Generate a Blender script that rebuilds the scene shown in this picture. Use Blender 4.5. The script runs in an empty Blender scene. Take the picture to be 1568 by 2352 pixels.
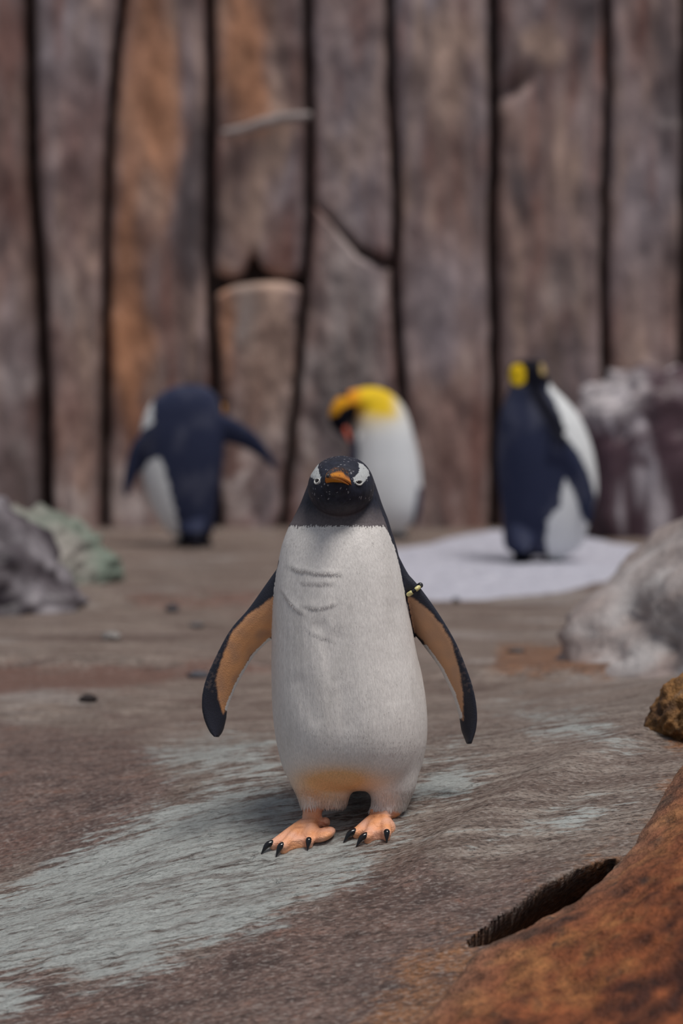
import bpy, math
import numpy as np
from mathutils import Vector, Matrix
from mathutils.bvhtree import BVHTree

# ------------------------------------------------------------------ camera, world, lights
scene = bpy.context.scene
C = scene.collection
W_PX, H_PX = 1568, 2352
LENS = 85.0
F = H_PX * LENS / 36.0
CAM = np.array([0.0, 0.0, 0.77])
HORIZON = 874.0
PITCH = math.atan((H_PX / 2 - HORIZON) / F)
GY = 4.15                                   # distance of the gentoo
cam_data = bpy.data.cameras.new('camera')
cam_data.sensor_fit = 'VERTICAL'; cam_data.sensor_height = 36.0; cam_data.sensor_width = 24.0
cam_data.lens = LENS
cam_data.clip_start = 0.05; cam_data.clip_end = 100
cam_data.dof.use_dof = True
cam_data.dof.focus_distance = GY - 0.10
cam_data.dof.aperture_fstop = 2.6
cam = bpy.data.objects.new('camera', cam_data); C.objects.link(cam)
cam.location = CAM; cam.rotation_euler = (math.pi / 2 - PITCH, 0, 0)
scene.camera = cam

world = bpy.data.worlds.new('hall_light'); scene.world = world
world.use_nodes = True
bgn = world.node_tree.nodes['Background']
bgn.inputs['Color'].default_value = (0.80, 0.87, 1.0, 1); bgn.inputs['Strength'].default_value = 0.36

sun_d = bpy.data.lights.new('skylight_sun_offscreen', 'SUN')
sun_d.energy = 3.5; sun_d.angle = math.radians(22); sun_d.color = (1.0, 0.95, 0.89)
sun = bpy.data.objects.new('skylight_sun_offscreen', sun_d); C.objects.link(sun)
sun.rotation_euler = Vector((-0.24, 0.26, -1.0)).to_track_quat('-Z', 'Y').to_euler()

scene.view_settings.view_transform = 'Standard'
scene.view_settings.look = 'None'
scene.view_settings.gamma = 1.0
scene.view_settings.use_curve_mapping = False
scene.view_settings.exposure = -0.45

# ------------------------------------------------------------------ helpers
cp, sp = math.cos(PITCH), math.sin(PITCH)

def P(px, py, Y):
    """world point seen at a photo pixel at depth Y"""
    px = np.asarray(px, float); py = np.asarray(py, float); Y = np.asarray(Y, float)
    a = (px - W_PX / 2) / F; b = -(py - H_PX / 2) / F
    dy = cp + b * sp; dz = -sp + b * cp
    t = Y / dy
    return np.stack(np.broadcast_arrays(a * t, Y + 0 * a, CAM[2] + dz * t), -1)

def proj(p):
    x = p[..., 0]; y = p[..., 1]; z = p[..., 2] - CAM[2]
    d = y * cp - z * sp; up = y * sp + z * cp
    return W_PX / 2 + F * x / d, H_PX / 2 - F * up / d

def _hash(ix, iy, iz, seed):
    h = (ix * 374761393 + iy * 668265263 + iz * 2147483647 + seed * 974711) & 0xFFFFFFFF
    h = ((h ^ (h >> 13)) * 1274126177) & 0xFFFFFFFF
    h = ((h ^ (h >> 16)) * 2246822519) & 0xFFFFFFFF
    return h ^ (h >> 15)

def noise(p, seed=0):
    """gradient noise about -1..1"""
    p = np.asarray(p, float)
    i = np.floor(p).astype(np.int64); f = p - i
    u = f * f * f * (f * (f * 6 - 15) + 10)
    out = 0
    for dx in (0, 1):
        for dy in (0, 1):
            for dz in (0, 1):
                h = _hash(i[..., 0] + dx, i[..., 1] + dy, i[..., 2] + dz, seed)
                gx = (h & 255) / 127.5 - 1; gy = ((h >> 8) & 255) / 127.5 - 1; gz = ((h >> 16) & 255) / 127.5 - 1
                w = (u[..., 0] if dx else 1 - u[..., 0]) * (u[..., 1] if dy else 1 - u[..., 1]) * (u[..., 2] if dz else 1 - u[..., 2])
                out = out + w * (gx * (f[..., 0] - dx) + gy * (f[..., 1] - dy) + gz * (f[..., 2] - dz))
    return out * 1.2

def fbm(p, seed=0, octv=4, gain=0.5):
    p = np.asarray(p, float); s = 0; a = 1.0
    for k in range(octv):
        s = s + a * noise(p * (2.03 ** k) + 17.3 * k, seed + k); a *= gain
    return s

def sstep(a, b, x):
    t = np.clip((np.asarray(x, float) - a) / (b - a), 0, 1)
    return t * t * (3 - 2 * t)

def poly_sd(x, y, pts):
    """signed distance to a polygon, positive inside"""
    pts = np.asarray(pts, float); n = len(pts)
    d = np.full(np.shape(x), 1e18); inside = np.zeros(np.shape(x), bool)
    for i in range(n):
        ax, ay = pts[i]; bx, by = pts[(i + 1) % n]
        ex, ey = bx - ax, by - ay
        t = np.clip(((x - ax) * ex + (y - ay) * ey) / (ex * ex + ey * ey + 1e-12), 0, 1)
        d = np.minimum(d, (x - ax - t * ex) ** 2 + (y - ay - t * ey) ** 2)
        if ay != by:
            c = (ay > y) != (by > y)
            inside ^= c & (x < (bx - ax) * (y - ay) / (by - ay) + ax)
    return np.where(inside, 1, -1) * np.sqrt(d)

def line_d(x, y, pts):
    pts = np.asarray(pts, float); d = np.full(np.shape(x), 1e18)
    for i in range(len(pts) - 1):
        ax, ay = pts[i]; ex, ey = pts[i + 1] - pts[i]
        t = np.clip(((x - ax) * ex + (y - ay) * ey) / (ex * ex + ey * ey + 1e-12), 0, 1)
        d = np.minimum(d, (x - ax - t * ex) ** 2 + (y - ay - t * ey) ** 2)
    return np.sqrt(d)

def make_mesh(name, verts, faces, smooth=True, attrs=None):
    me = bpy.data.meshes.new(name)
    verts = np.asarray(verts, np.float32)
    if isinstance(faces, np.ndarray):
        n = faces.shape[1]
        me.vertices.add(len(verts)); me.vertices.foreach_set('co', verts.ravel())
        me.loops.add(faces.size); me.loops.foreach_set('vertex_index', faces.astype(np.int32).ravel())
        me.polygons.add(len(faces)); me.polygons.foreach_set('loop_start', np.arange(0, faces.size, n, dtype=np.int32))
        me.update(calc_edges=True); me.validate()
    else:
        me.from_pydata(verts.tolist(), [], faces); me.update()
    me.polygons.foreach_set('use_smooth', np.full(len(me.polygons), smooth))
    for k, v in (attrs or {}).items():
        set_attr(me, k, v)
    return me

def set_attr(me, k, v):
    v = np.asarray(v, np.float32)
    if v.ndim == 2:
        a = me.attributes.new(k, 'FLOAT_COLOR', 'POINT')
        a.data.foreach_set('color', np.concatenate([v[:, :3], np.ones((len(v), 1))], 1).astype(np.float32).ravel())
    else:
        a = me.attributes.new(k, 'FLOAT', 'POINT'); a.data.foreach_set('value', v)

def obj(name, me, mat=None, parent=None, **props):
    o = bpy.data.objects.new(name, me); C.objects.link(o)
    if mat is not None: me.materials.append(mat)
    if parent is not None: o.parent = parent
    for k, v in props.items(): o[k] = v
    return o

def empty(name, loc, **props):
    o = bpy.data.objects.new(name, None); C.objects.link(o); o.location = loc
    o.empty_display_size = 0.1
    for k, v in props.items(): o[k] = v
    return o

def grid_faces(nr, nc, wrap=False):
    r = np.arange(nr - 1)[:, None]; c = np.arange(nc if wrap else nc - 1)[None, :]
    c2 = (c + 1) % nc
    a = r * nc + c; b = r * nc + c2; d = (r + 1) * nc + c2; e = (r + 1) * nc + c
    return np.stack([a, b, d, e], -1).reshape(-1, 4)

def rings_mesh(rings):
    """closed tube from rings (n, m, 3) -> verts, faces list"""
    n, m, _ = rings.shape
    v = np.concatenate([rings.reshape(-1, 3), rings[0].mean(0)[None], rings[-1].mean(0)[None]])
    f = grid_faces(n, m, True).tolist()
    for k in range(m):
        f.append([(k + 1) % m, k, n * m]); f.append([(n - 1) * m + k, (n - 1) * m + (k + 1) % m, n * m + 1])
    return v, f

def resample(pts, n):
    """smooth (Catmull-Rom) resample of rows"""
    pts = np.asarray(pts, float)
    q = np.concatenate([[2 * pts[0] - pts[1]], pts, [2 * pts[-1] - pts[-2]]])
    t = np.linspace(0, len(pts) - 1, n); i = np.minimum(t.astype(int), len(pts) - 2); f = (t - i)[:, None]
    a, b, c, d = q[i], q[i + 1], q[i + 2], q[i + 3]
    return 0.5 * (2 * b + (c - a) * f + (2 * a - 5 * b + 4 * c - d) * f ** 2 + (3 * b - a - 3 * c + d) * f ** 3)

def tube(path, rad, nseg=14, n=None, flat=1.0, up=(0, 0, 1), close=True):
    """tapered tube; rad per path point; flat squeezes along 'up'; ends are rounded"""
    pr = np.concatenate([np.asarray(path, float), np.asarray(rad, float)[:, None]], 1)
    pr = resample(pr, n or max(8, 4 * len(path)))
    p, r = pr[:, :3], np.maximum(pr[:, 3], 1e-4)
    if close:   # hemispherical caps
        t0 = p[0] - p[1]; t0 /= np.linalg.norm(t0); t1 = p[-1] - p[-2]; t1 /= np.linalg.norm(t1)
        aa = np.radians([75, 50, 25])
        p = np.concatenate([[p[0] + t0 * r[0] * math.sin(a) for a in aa], p, [p[-1] + t1 * r[-1] * math.sin(a) for a in aa[::-1]]])
        r = np.concatenate([[r[0] * math.cos(a) for a in aa], r, [r[-1] * math.cos(a) for a in aa[::-1]]])
    tan = np.gradient(p, axis=0); tan /= np.linalg.norm(tan, axis=1)[:, None] + 1e-12
    up = np.asarray(up, float)
    side = np.cross(tan, up); side /= np.linalg.norm(side, axis=1)[:, None] + 1e-9
    upv = np.cross(side, tan)
    a = np.linspace(0, 2 * math.pi, nseg, endpoint=False)
    rings = p[:, None] + r[:, None, None] * (np.cos(a)[None, :, None] * side[:, None] + flat * np.sin(a)[None, :, None] * upv[:, None])
    return rings_mesh(rings)

def ellipsoid(c, rad, rot=None, nu=28, nv=18):
    v = np.linspace(0.08, math.pi - 0.08, nv); u = np.linspace(0, 2 * math.pi, nu, endpoint=False)
    s = np.stack([np.sin(v)[:, None] * np.cos(u), np.sin(v)[:, None] * np.sin(u), np.cos(v)[:, None] + 0 * u], -1) * np.asarray(rad)
    if rot is not None: s = s @ np.array(rot).T
    return rings_mesh(s + np.asarray(c))

def blade(outer, inner, Yo, Yi, thick, n=40, m=16):
    """flipper: outer and inner edge polylines in photo pixels at depths Yo, Yi -> closed loft"""
    o = resample(P(np.array(outer)[:, 0], np.array(outer)[:, 1], Yo), n)
    i = resample(P(np.array(inner)[:, 0], np.array(inner)[:, 1], Yi), n)
    c = (o + i) / 2; h = (o - i) / 2
    ax = np.gradient(c, axis=0); nrm = np.cross(h, ax); nrm /= np.linalg.norm(nrm, axis=1)[:, None] + 1e-9
    t = np.interp(np.linspace(0, 1, n), np.linspace(0, 1, len(thick)), thick)
    a = np.linspace(0, 2 * math.pi, m, endpoint=False)
    rings = c[:, None] + np.cos(a)[None, :, None] * h[:, None] + (np.sin(a)[None, :] * t[:, None])[..., None] * nrm[:, None]
    return rings_mesh(rings)

def body_loft(rows, Y0, nseg=48, n=90, power=2.25):
    """rows: py, left px, right px, front depth, back depth"""
    r = resample(np.array(rows, float), n)
    a = np.linspace(0, 2 * math.pi, nseg, endpoint=False)
    ca, sa = np.cos(a), np.sin(a)
    ex = np.sign(ca) * np.abs(ca) ** (2 / power); ey = np.sign(sa) * np.abs(sa) ** (2 / power)
    rings = []
    for py, L, R, fr, bk in r:
        p0 = P(L, py, Y0); p1 = P(R, py, Y0)
        c = (p0 + p1) / 2; h = (p1[0] - p0[0]) / 2
        y = np.where(ey < 0, ey * fr, ey * bk)
        rings.append(np.stack([c[0] + h * ex, Y0 + y, c[2] + 0 * ex], -1))
    return rings_mesh(np.array(rings))

def fuse(pieces, voxel, smooth_it, smooth_f=0.5):
    """unite overlapping closed pieces into one continuous surface; returns verts, quads"""
    V, Fc, off = [], [], 0
    for v, f in pieces:
        V.append(np.asarray(v)); Fc += [[k + off for k in q] for q in f]; off += len(v)
    me = bpy.data.meshes.new('fuse'); me.from_pydata(np.concatenate(V).tolist(), [], Fc); me.update()
    o = bpy.data.objects.new('fuse', me); C.objects.link(o)
    m = o.modifiers.new('r', 'REMESH'); m.mode = 'VOXEL'; m.voxel_size = voxel; m.use_smooth_shade = True
    if smooth_it:
        s = o.modifiers.new('s', 'SMOOTH'); s.iterations = smooth_it; s.factor = smooth_f
    dg = bpy.context.evaluated_depsgraph_get(); dg.update()
    ev = bpy.data.meshes.new_from_object(o.evaluated_get(dg))
    v = np.empty(len(ev.vertices) * 3, np.float32); ev.vertices.foreach_get('co', v)
    nn = np.empty(len(ev.vertices) * 3, np.float32); ev.vertex_normals.foreach_get('vector', nn)
    fq = np.array([p.vertices[:] for p in ev.polygons], np.int32)
    bpy.data.objects.remove(o); bpy.data.meshes.remove(me); bpy.data.meshes.remove(ev)
    return v.reshape(-1, 3).astype(float), fq, nn.reshape(-1, 3).astype(float)

def mesh_of(name, pieces, **k):
    V, Fc, off = [], [], 0
    for v, f in pieces:
        V.append(np.asarray(v)); Fc += [[q + off for q in g] for g in f]; off += len(v)
    return make_mesh(name, np.concatenate(V), Fc, **k)

# ------------------------------------------------------------------ materials
class NT:
    def __init__(s, name):
        s.m = bpy.data.materials.new(name); s.m.use_nodes = True
        s.t = s.m.node_tree; s.b = s.t.nodes['Principled BSDF']
    def n(s, kind, **props):
        x = s.t.nodes.new(kind)
        for k, v in props.items(): setattr(x, k, v)
        return x
    def l(s, a, b): s.t.links.new(a, b)
    def setin(s, node, k, v):
        if hasattr(v, 'is_linked') or isinstance(v, bpy.types.NodeSocket): s.l(v, node.inputs[k])
        else: node.inputs[k].default_value = v
    def coord(s, scale=(1, 1, 1), rot=(0, 0, 0), what='Object'):
        tc = s.n('ShaderNodeTexCoord'); mp = s.n('ShaderNodeMapping')
        mp.inputs['Scale'].default_value = scale; mp.inputs['Rotation'].default_value = rot
        s.l(tc.outputs[what], mp.inputs['Vector']); return mp.outputs['Vector']
    def noise(s, vec, scale, detail=4, rough=0.55, dist=0.0):
        x = s.n('ShaderNodeTexNoise'); x.inputs['Scale'].default_value = scale; x.inputs['Detail'].default_value = detail
        x.inputs['Roughness'].default_value = rough; x.inputs['Distortion'].default_value = dist
        s.l(vec, x.inputs['Vector']); return x.outputs['Fac']
    def vor(s, vec, scale, feature='F1', out='Distance'):
        x = s.n('ShaderNodeTexVoronoi', feature=feature); x.inputs['Scale'].default_value = scale
        s.l(vec, x.inputs['Vector']); return x.outputs[out]
    def rng(s, v, a, b, c=0.0, d=1.0, kind='SMOOTHSTEP'):
        x = s.n('ShaderNodeMapRange', interpolation_type=kind)
        s.l(v, x.inputs['Value'])
        for k, q in zip(('From Min', 'From Max', 'To Min', 'To Max'), (a, b, c, d)): x.inputs[k].default_value = q
        return x.outputs['Result']
    def math(s, op, a, b=0.0):
        x = s.n('ShaderNodeMath', operation=op); s.setin(x, 0, a); s.setin(x, 1, b); return x.outputs[0]
    def mix(s, fac, a, b, mode='MIX'):
        x = s.n('ShaderNodeMix', data_type='RGBA', blend_type=mode)
        s.setin(x, 0, fac); s.setin(x, 6, a); s.setin(x, 7, b); return x.outputs[2]
    def attr(s, name, out='Color'):
        x = s.n('ShaderNodeAttribute'); x.attribute_name = name; return x.outputs[out]
    def bump(s, h, strength, dist, prev=None):
        x = s.n('ShaderNodeBump'); x.inputs['Strength'].default_value = strength; x.inputs['Distance'].default_value = dist
        s.l(h, x.inputs['Height'])
        if prev is not None: s.l(prev, x.inputs['Normal'])
        return x.outputs['Normal']
    def out(s, col=None, rough=None, normal=None, spec=None):
        if col is not None: s.setin(s.b, 'Base Color', col)
        if rough is not None: s.setin(s.b, 'Roughness', rough)
        if normal is not None: s.l(normal, s.b.inputs['Normal'])
        if spec is not None: s.b.inputs['Specular IOR Level'].default_value = spec
        return s.m

def rgb(r, g, b): return (r, g, b, 1.0)

def plain(name, c, rough=0.5, spec=0.5):
    t = NT(name)
    f = t.noise(t.coord(), 90, 3)
    return t.out(t.mix(t.rng(f, 0.3, 0.7), rgb(*[x * 0.82 for x in c]), rgb(*[min(1, x * 1.15) for x in c])), rough, None, spec)

def mat_rock_attr(name, fine=60.0, contrast=0.35, rough=(0.45, 0.75), bump=0.006, stretch=(1, 1, 1), spec=0.4):
    """colour attribute 'col' + fine grain"""
    t = NT(name)
    v = t.coord(stretch)
    n1 = t.noise(v, fine * 0.22, 5, 0.6); n2 = t.noise(v, fine, 4, 0.65)
    g = t.math('ADD', t.rng(n1, 0.25, 0.75, -contrast, contrast, 'LINEAR'), t.rng(n2, 0.25, 0.75, -contrast * 0.6, contrast * 0.6, 'LINEAR'))
    g = t.math('ADD', g, 1.0)
    cc = t.n('ShaderNodeCombineColor'); [t.l(g, cc.inputs[k]) for k in range(3)]
    col = t.mix(1.0, t.attr('col'), cc.outputs[0], 'MULTIPLY')
    nm = t.bump(n1, 0.7, bump * 3); nm = t.bump(n2, 0.8, bump, nm)
    return t.out(col, t.rng(n1, 0.35, 0.65, rough[0], rough[1]), nm, spec)

def mat_feather(name, scale=1.0, fleck=0.22, spec=0.16):
    t = NT(name)
    v = t.coord((1, 1, 0.22))
    n1 = t.noise(v, 420 * scale, 3, 0.6)
    r = t.attr('rnd', 'Fac')
    g = t.math('ADD', t.rng(n1, 0.3, 0.7, 1 - fleck, 1 + fleck, 'LINEAR'), t.math('MULTIPLY', t.math('SUBTRACT', r, 0.48), 0.26))
    cc = t.n('ShaderNodeCombineColor'); [t.l(g, cc.inputs[k]) for k in range(3)]
    col = t.mix(1.0, t.attr('col'), cc.outputs[0], 'MULTIPLY')
    nm = t.bump(n1, 0.5, 0.0015)
    return t.out(col, 0.5, nm, spec)

M_feather = mat_feather('plumage', 1.0, 0.13, 0.20)
M_king = mat_feather('king_plumage', 0.5, 0.12, 0.05)
M_black = plain('black_horn', (0.008, 0.008, 0.011), 0.18, 0.6)
M_eye = plain('dark_eye', (0.012, 0.007, 0.006), 0.06, 0.7)
M_lid = plain('pale_eyelid', (0.62, 0.62, 0.60), 0.5)
M_yellow = plain('pale_yellow_plastic', (0.72, 0.66, 0.30), 0.35)
M_bandblack = plain('black_plastic', (0.01, 0.011, 0.014), 0.3)
M_beak = NT('orange_bill')
M_beak = M_beak.out(M_beak.mix(M_beak.rng(M_beak.noise(M_beak.coord(), 260, 4, 0.7), 0.52, 0.66), M_beak.attr('col'), rgb(0.35, 0.12, 0.02)), 0.3, None, 0.5)

# ------------------------------------------------------------------ ground
DOME = 0.0
CREV = None
RIDGE = np.array([(0.62, 4.52), (0.559, 4.46), (0.423, 4.30), (0.268, 4.06), (0.151, 3.88)])
def terrain(x, y):
    x = np.asarray(x, float); y = np.asarray(y, float)
    near = np.exp(-((y - 3.9) / 1.6) ** 2)
    dome = DOME * np.exp(-((y - 4.35) / 0.85) ** 2) * np.exp(-(x / 1.6) ** 2)
    z = -0.13 * 0.25 * np.log1p(np.exp(np.clip((4.75 - y) / 0.25, -30, 30)))
    z = z + dome + 0.13 * np.clip(x, -1.2, 1.2) * near
    z = z - 0.05 * np.exp(-((x + 0.75) / 0.4) ** 2 - ((y - 4.3) / 0.5) ** 2)          # hollow beside the dome
    z = z + 0.07 * np.exp(-((x - 0.95) / 0.35) ** 2 - ((y - 5.2) / 0.6) ** 2)
    p = np.stack([x, y, 0 * x], -1)
    z = z + (0.030 - 0.020 * sstep(7.5, 9.5, y)) * fbm(p * np.array([0.8, 0.8, 1]) + 3.1, 5, 3) - 0.022 * sstep(7.5, 9.5, y)
    # ledges facing the viewer
    far = sstep(4.9, 5.8, y)
    w1 = 6.35 + 0.25 * noise(np.stack([x * 1.3, 0 * x, 0 * x + 2], -1), 9) - 0.10 * x
    z = z + far * 0.035 * (sstep(0, 0.10, y - w1) - sstep(0.1, 1.4, y - w1)) * sstep(0.25, -0.15, x)
    w2 = 8.3 + 0.3 * noise(np.stack([x * 1.1, 0 * x, 0 * x + 5], -1), 19)
    z = z + far * 0.045 * (sstep(0, 0.10, y - w2) - sstep(0.1, 1.6, y - w2)) * sstep(0.3, -0.2, x)
    w3 = 6.0 + 0.1 * noise(np.stack([x * 1.3, 0 * x, 0 * x + 8], -1), 29)
    z = z + far * 0.03 * (sstep(0, 0.08, y - w3) - sstep(0.1, 0.7, y - w3)) * sstep(0.1, 0.35, x)
    # long flow ridges, running from near left to far right
    ang = 0.72; u = x * math.cos(ang) + y * math.sin(ang); v = -x * math.sin(ang) + y * math.cos(ang)
    q = np.stack([u * 1.6, v * 9, 0 * x], -1)
    z = z + (0.0040 * near + 0.006 * far) * fbm(q, 31, 3, 0.55)
    q = np.stack([u * 7, v * 40, 0 * x], -1)
    z = z + 0.0026 * near * fbm(q, 41, 4, 0.7)
    z = z + 0.016 * np.exp(-(line_d(x, y, RIDGE) / 0.06) ** 2)
    # crevice in front of the rust coloured rock
    if CREV is not None:
        d = line_d(x, y, CREV[:, :2])
        w = np.interp(x, CREV[:, 0], CREV[:, 2], left=0, right=0)
        w = w * (1 + 0.35 * noise(np.stack([x * 28, 0 * x, 0 * x], -1), 47))
        z = z - 0.20 * sstep(1.0, 0.45, d / np.maximum(w, 1e-4)) * (w > 0.002)
    return z

def ground_hit(px, py):
    Y = np.linspace(1.7, 13.0, 10000)
    p = P(px, py, Y)
    k = np.argmax(p[:, 2] <= terrain(p[:, 0], p[:, 1]))
    return p[k]

DOME = (-0.020 - float(terrain(-0.10, 4.03))) / math.exp(-((4.03 - 4.35) / 0.85) ** 2)
_c = np.array([ground_hit(*p) for p in [(1070, 2192), (1110, 2172), (1180, 2136), (1260, 2096), (1320, 2062), (1390, 2012), (1430, 1985)]])
_c[:, 1] += 0.025
CREV = np.concatenate([_c[:, :2], np.array([0.0, .020, .042, .056, .040, .020, 0.0])[:, None]], 1)
# tint and stain masks over the ground; blue is sky sheen put into colour
ys = np.concatenate([np.arange(1.6, 2.6, 0.025), np.arange(2.6, 5.6, 0.008), np.geomspace(5.6, 13.6, 230)])
xs = np.linspace(-1, 1, 561); xs = np.sign(xs) * (0.95 * np.abs(xs) + 5.05 * np.abs(xs) ** 5)
gx, gy = np.meshgrid(xs, ys)
gz = terrain(gx, gy)
_cr = CREV; CREV = None; _dep = terrain(gx, gy) - gz; CREV = _cr
_side = sstep(-0.15, 0.5, (gy - np.interp(gx, CREV[:, 0], CREV[:, 1])) / np.maximum(np.interp(gx, CREV[:, 0], CREV[:, 2]), 0.01))
gv = np.stack([gx, gy + 1.3 * _dep * _side, gz], -1).reshape(-1, 3)            # the crevice runs in under its far lip
gpx, gpy = proj(gv)
wob = 42 * fbm(gv * np.array([6, 4, 0]), 71, 4, 0.6)
blue = np.maximum.reduce([
    poly_sd(gpx, gpy, [(-160, 2090), (60, 2010), (240, 1930), (400, 1850), (480, 1790), (640, 1800), (700, 1860), (900, 1880), (930, 1900), (820, 1990), (700, 2060), (560, 2150), (380, 2215), (190, 2270), (120, 2230), (-160, 2250)]) + 10,
    poly_sd(gpx, gpy, [(330, 1720), (420, 1690), (640, 1690), (660, 1800), (500, 1800), (380, 1790)]) - 14,
    poly_sd(gpx, gpy, [(950, 1720), (1110, 1730), (1080, 1830), (930, 1870), (930, 1780)]) - 8,
    poly_sd(gpx, gpy, [(1090, 1610), (1330, 1620), (1500, 1720), (1440, 1740), (1230, 1690)]) - 18,
    poly_sd(gpx, gpy, [(1060, 1930), (1300, 1860), (1470, 1825), (1480, 1850), (1300, 1900), (1080, 1960)]) - 14,
    poly_sd(gpx, gpy, [(-100, 2230), (120, 2240), (60, 2352), (-100, 2400)]) - 10])
blue = np.clip(0.5 + (blue + wob) / 170, 0, 1)
red = np.maximum.reduce([
    poly_sd(gpx, gpy, [(-80, 1525), (200, 1530), (420, 1520), (640, 1530), (430, 1570), (150, 1590), (-80, 1600)]) / 30 + .3,
    poly_sd(gpx, gpy, [(250, 1355), (480, 1350), (640, 1350), (560, 1410), (300, 1400)]) / 30,
    poly_sd(gpx, gpy, [(30, 1900), (160, 1860), (130, 1960), (0, 2050), (-80, 2040)]) / 70 - .1])
red = np.clip(0.5 + red * 0.5 + wob / 120, 0, 1)
orange = np.maximum.reduce([
    poly_sd(gpx, gpy, [(1150, 1490), (1320, 1480), (1420, 1520), (1400, 1560), (1120, 1540)]) / 26 + 0.3,
    poly_sd(gpx, gpy, [(700, 2460), (880, 2270), (1020, 2160), (1200, 2060), (1400, 1950), (1540, 1800), (1640, 1800), (1500, 2400)]) / 90,
    poly_sd(gpx, gpy, [(1490, 1640), (1650, 1620), (1650, 1760), (1530, 1720)]) / 40])
orange = np.clip(0.5 + orange * 0.5 + wob / 130, 0, 1)
brown = np.maximum.reduce([
    poly_sd(gpx, gpy, [(-200, 1660), (330, 1700), (380, 1800), (200, 1940), (-200, 2080)]) / 110 + .35,
    poly_sd(gpx, gpy, [(-200, 2210), (250, 2230), (520, 2130), (760, 2060), (960, 2010), (1250, 2010), (1100, 2400), (-200, 2500)]) / 130 + .3])
brown = np.clip(0.5 + brown * 0.5 + wob / 110, 0, 1)
far_mask = sstep(4.6, 6.0, gv[:, 1])

t = NT('wet_flow_rock')
A = -0.72
vs = t.coord((1, 1, 1), (0, 0, A))
st = t.coord((5, 34, 8), (0, 0, A))                  # streaks along the flow
mp2 = t.coord((16, 95, 20), (0, 0, A))
n_big = t.noise(vs, 2.2, 5, 0.6)
n_st = t.noise(st, 1.0, 6, 0.62, 0.4)
n_fine = t.noise(mp2, 1.0, 6, 0.68, 0.5)
n_grit = t.noise(vs, 150, 4, 0.7)
base = t.mix(t.rng(n_st, 0.36, 0.66), rgb(0.150, 0.104, 0.084), rgb(0.345, 0.285, 0.245))
base = t.mix(t.rng(n_big, 0.42, 0.66, 0, 0.5), base, rgb(0.235, 0.165, 0.138))
base = t.mix(t.math('MULTIPLY', t.attr('far', 'Fac'), t.rng(n_st, 0.45, 0.62, 0.10, 0.55)), base, rgb(0.325, 0.240, 0.200))
n_band = t.noise(t.coord((1.5, 3.4, 1), (0, 0, 0.12)), 1.0, 7, 0.66, 0.6)
farf = t.attr('far', 'Fac')
base = t.mix(t.math('MULTIPLY', farf, t.rng(n_band, 0.48, 0.36, 0, 0.85)), base, rgb(0.120, 0.072, 0.058))
base = t.mix(t.math('MULTIPLY', farf, t.rng(n_band, 0.54, 0.68, 0, 0.80)), base, rgb(0.43, 0.385, 0.37))
def medge(mask, nz, a, b, amt=0.9):
    return t.rng(t.math('ADD', t.attr(mask, 'Fac'), t.math('MULTIPLY', t.math('SUBTRACT', nz, 0.5), amt)), a, b)
n_grain = t.noise(t.coord((30, 75, 60), (0, 0, A)), 1.0, 7, 0.75, 0.3)
n_med = t.noise(t.coord((9, 16, 16), (0, 0, A)), 1.0, 5, 0.65, 0.3)
n_comb = t.math('ADD', t.math('MULTIPLY', n_st, 0.45), t.math('MULTIPLY', n_fine, 0.55))
n_comb2 = t.math('ADD', t.math('MULTIPLY', n_med, 0.55), t.math('MULTIPLY', n_grain, 0.45))
brownc = t.mix(t.rng(n_comb2, 0.36, 0.62), rgb(0.066, 0.038, 0.033), rgb(0.245, 0.158, 0.132))
brownc = t.mix(t.rng(n_med, 0.58, 0.70, 0, 0.6), brownc, rgb(0.20, 0.075, 0.04))
base = t.mix(medge('brown', n_comb, 0.40, 0.80, 1.1), base, brownc)
bluec = t.mix(t.rng(n_comb, 0.40, 0.52), rgb(0.27, 0.262, 0.25), rgb(0.445, 0.478, 0.468))  # sky reflection on the wet rock, painted in as blue-grey
bfac = medge('blue', n_comb, 0.44, 0.74, 2.6)
base = t.mix(t.math('MULTIPLY', bfac, 0.92), base, bluec)
base = t.mix(medge('red', n_comb, 0.50, 0.95, 2.6), base, rgb(0.185, 0.090, 0.066))
orc = t.mix(t.rng(n_comb2, 0.35, 0.62), rgb(0.115, 0.052, 0.030), rgb(0.36, 0.165, 0.075))
base = t.mix(medge('orange', n_comb2, 0.42, 0.90, 2.2), base, orc)
pits = t.rng(n_fine, 0.36, 0.43, 1.0, 0.0)
base = t.mix(t.math('MULTIPLY', pits, 0.60), base, rgb(0.040, 0.026, 0.021))
spk = t.noise(t.coord((120, 260, 200), (0, 0, A)), 1.0, 3, 0.7)
dash = t.noise(t.coord((95, 210, 150), (0, 0, A)), 1.0, 2, 0.6, 0.2)
calm = t.math('SUBTRACT', 1.0, t.math('MULTIPLY', bfac, 0.55))
base = t.mix(t.math('MULTIPLY', calm, t.rng(dash, 0.52, 0.66, 0, 0.72)), base, rgb(0.045, 0.030, 0.026))
base = t.mix(t.math('MULTIPLY', calm, t.rng(dash, 0.47, 0.33, 0, 0.42)), base, rgb(0.50, 0.45, 0.42))
base = t.mix(t.rng(spk, 0.55, 0.70, 0, 0.45), base, rgb(0.050, 0.034, 0.028))
warp = t.n('ShaderNodeVectorMath', operation='ADD'); t.l(t.coord((7, 30, 10), (0, 0, A)), warp.inputs[0])
wn = t.n('ShaderNodeTexNoise'); wn.inputs['Scale'].default_value = 0.9; wn.inputs['Detail'].default_value = 5; t.l(t.coord((14, 34, 20), (0, 0, A)), wn.inputs['Vector']); t.l(wn.outputs['Color'], warp.inputs[1])
ve = t.n('ShaderNodeTexVoronoi', feature='DISTANCE_TO_EDGE'); ve.inputs['Scale'].default_value = 1.0; t.l(warp.outputs[0], ve.inputs['Vector'])
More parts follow.
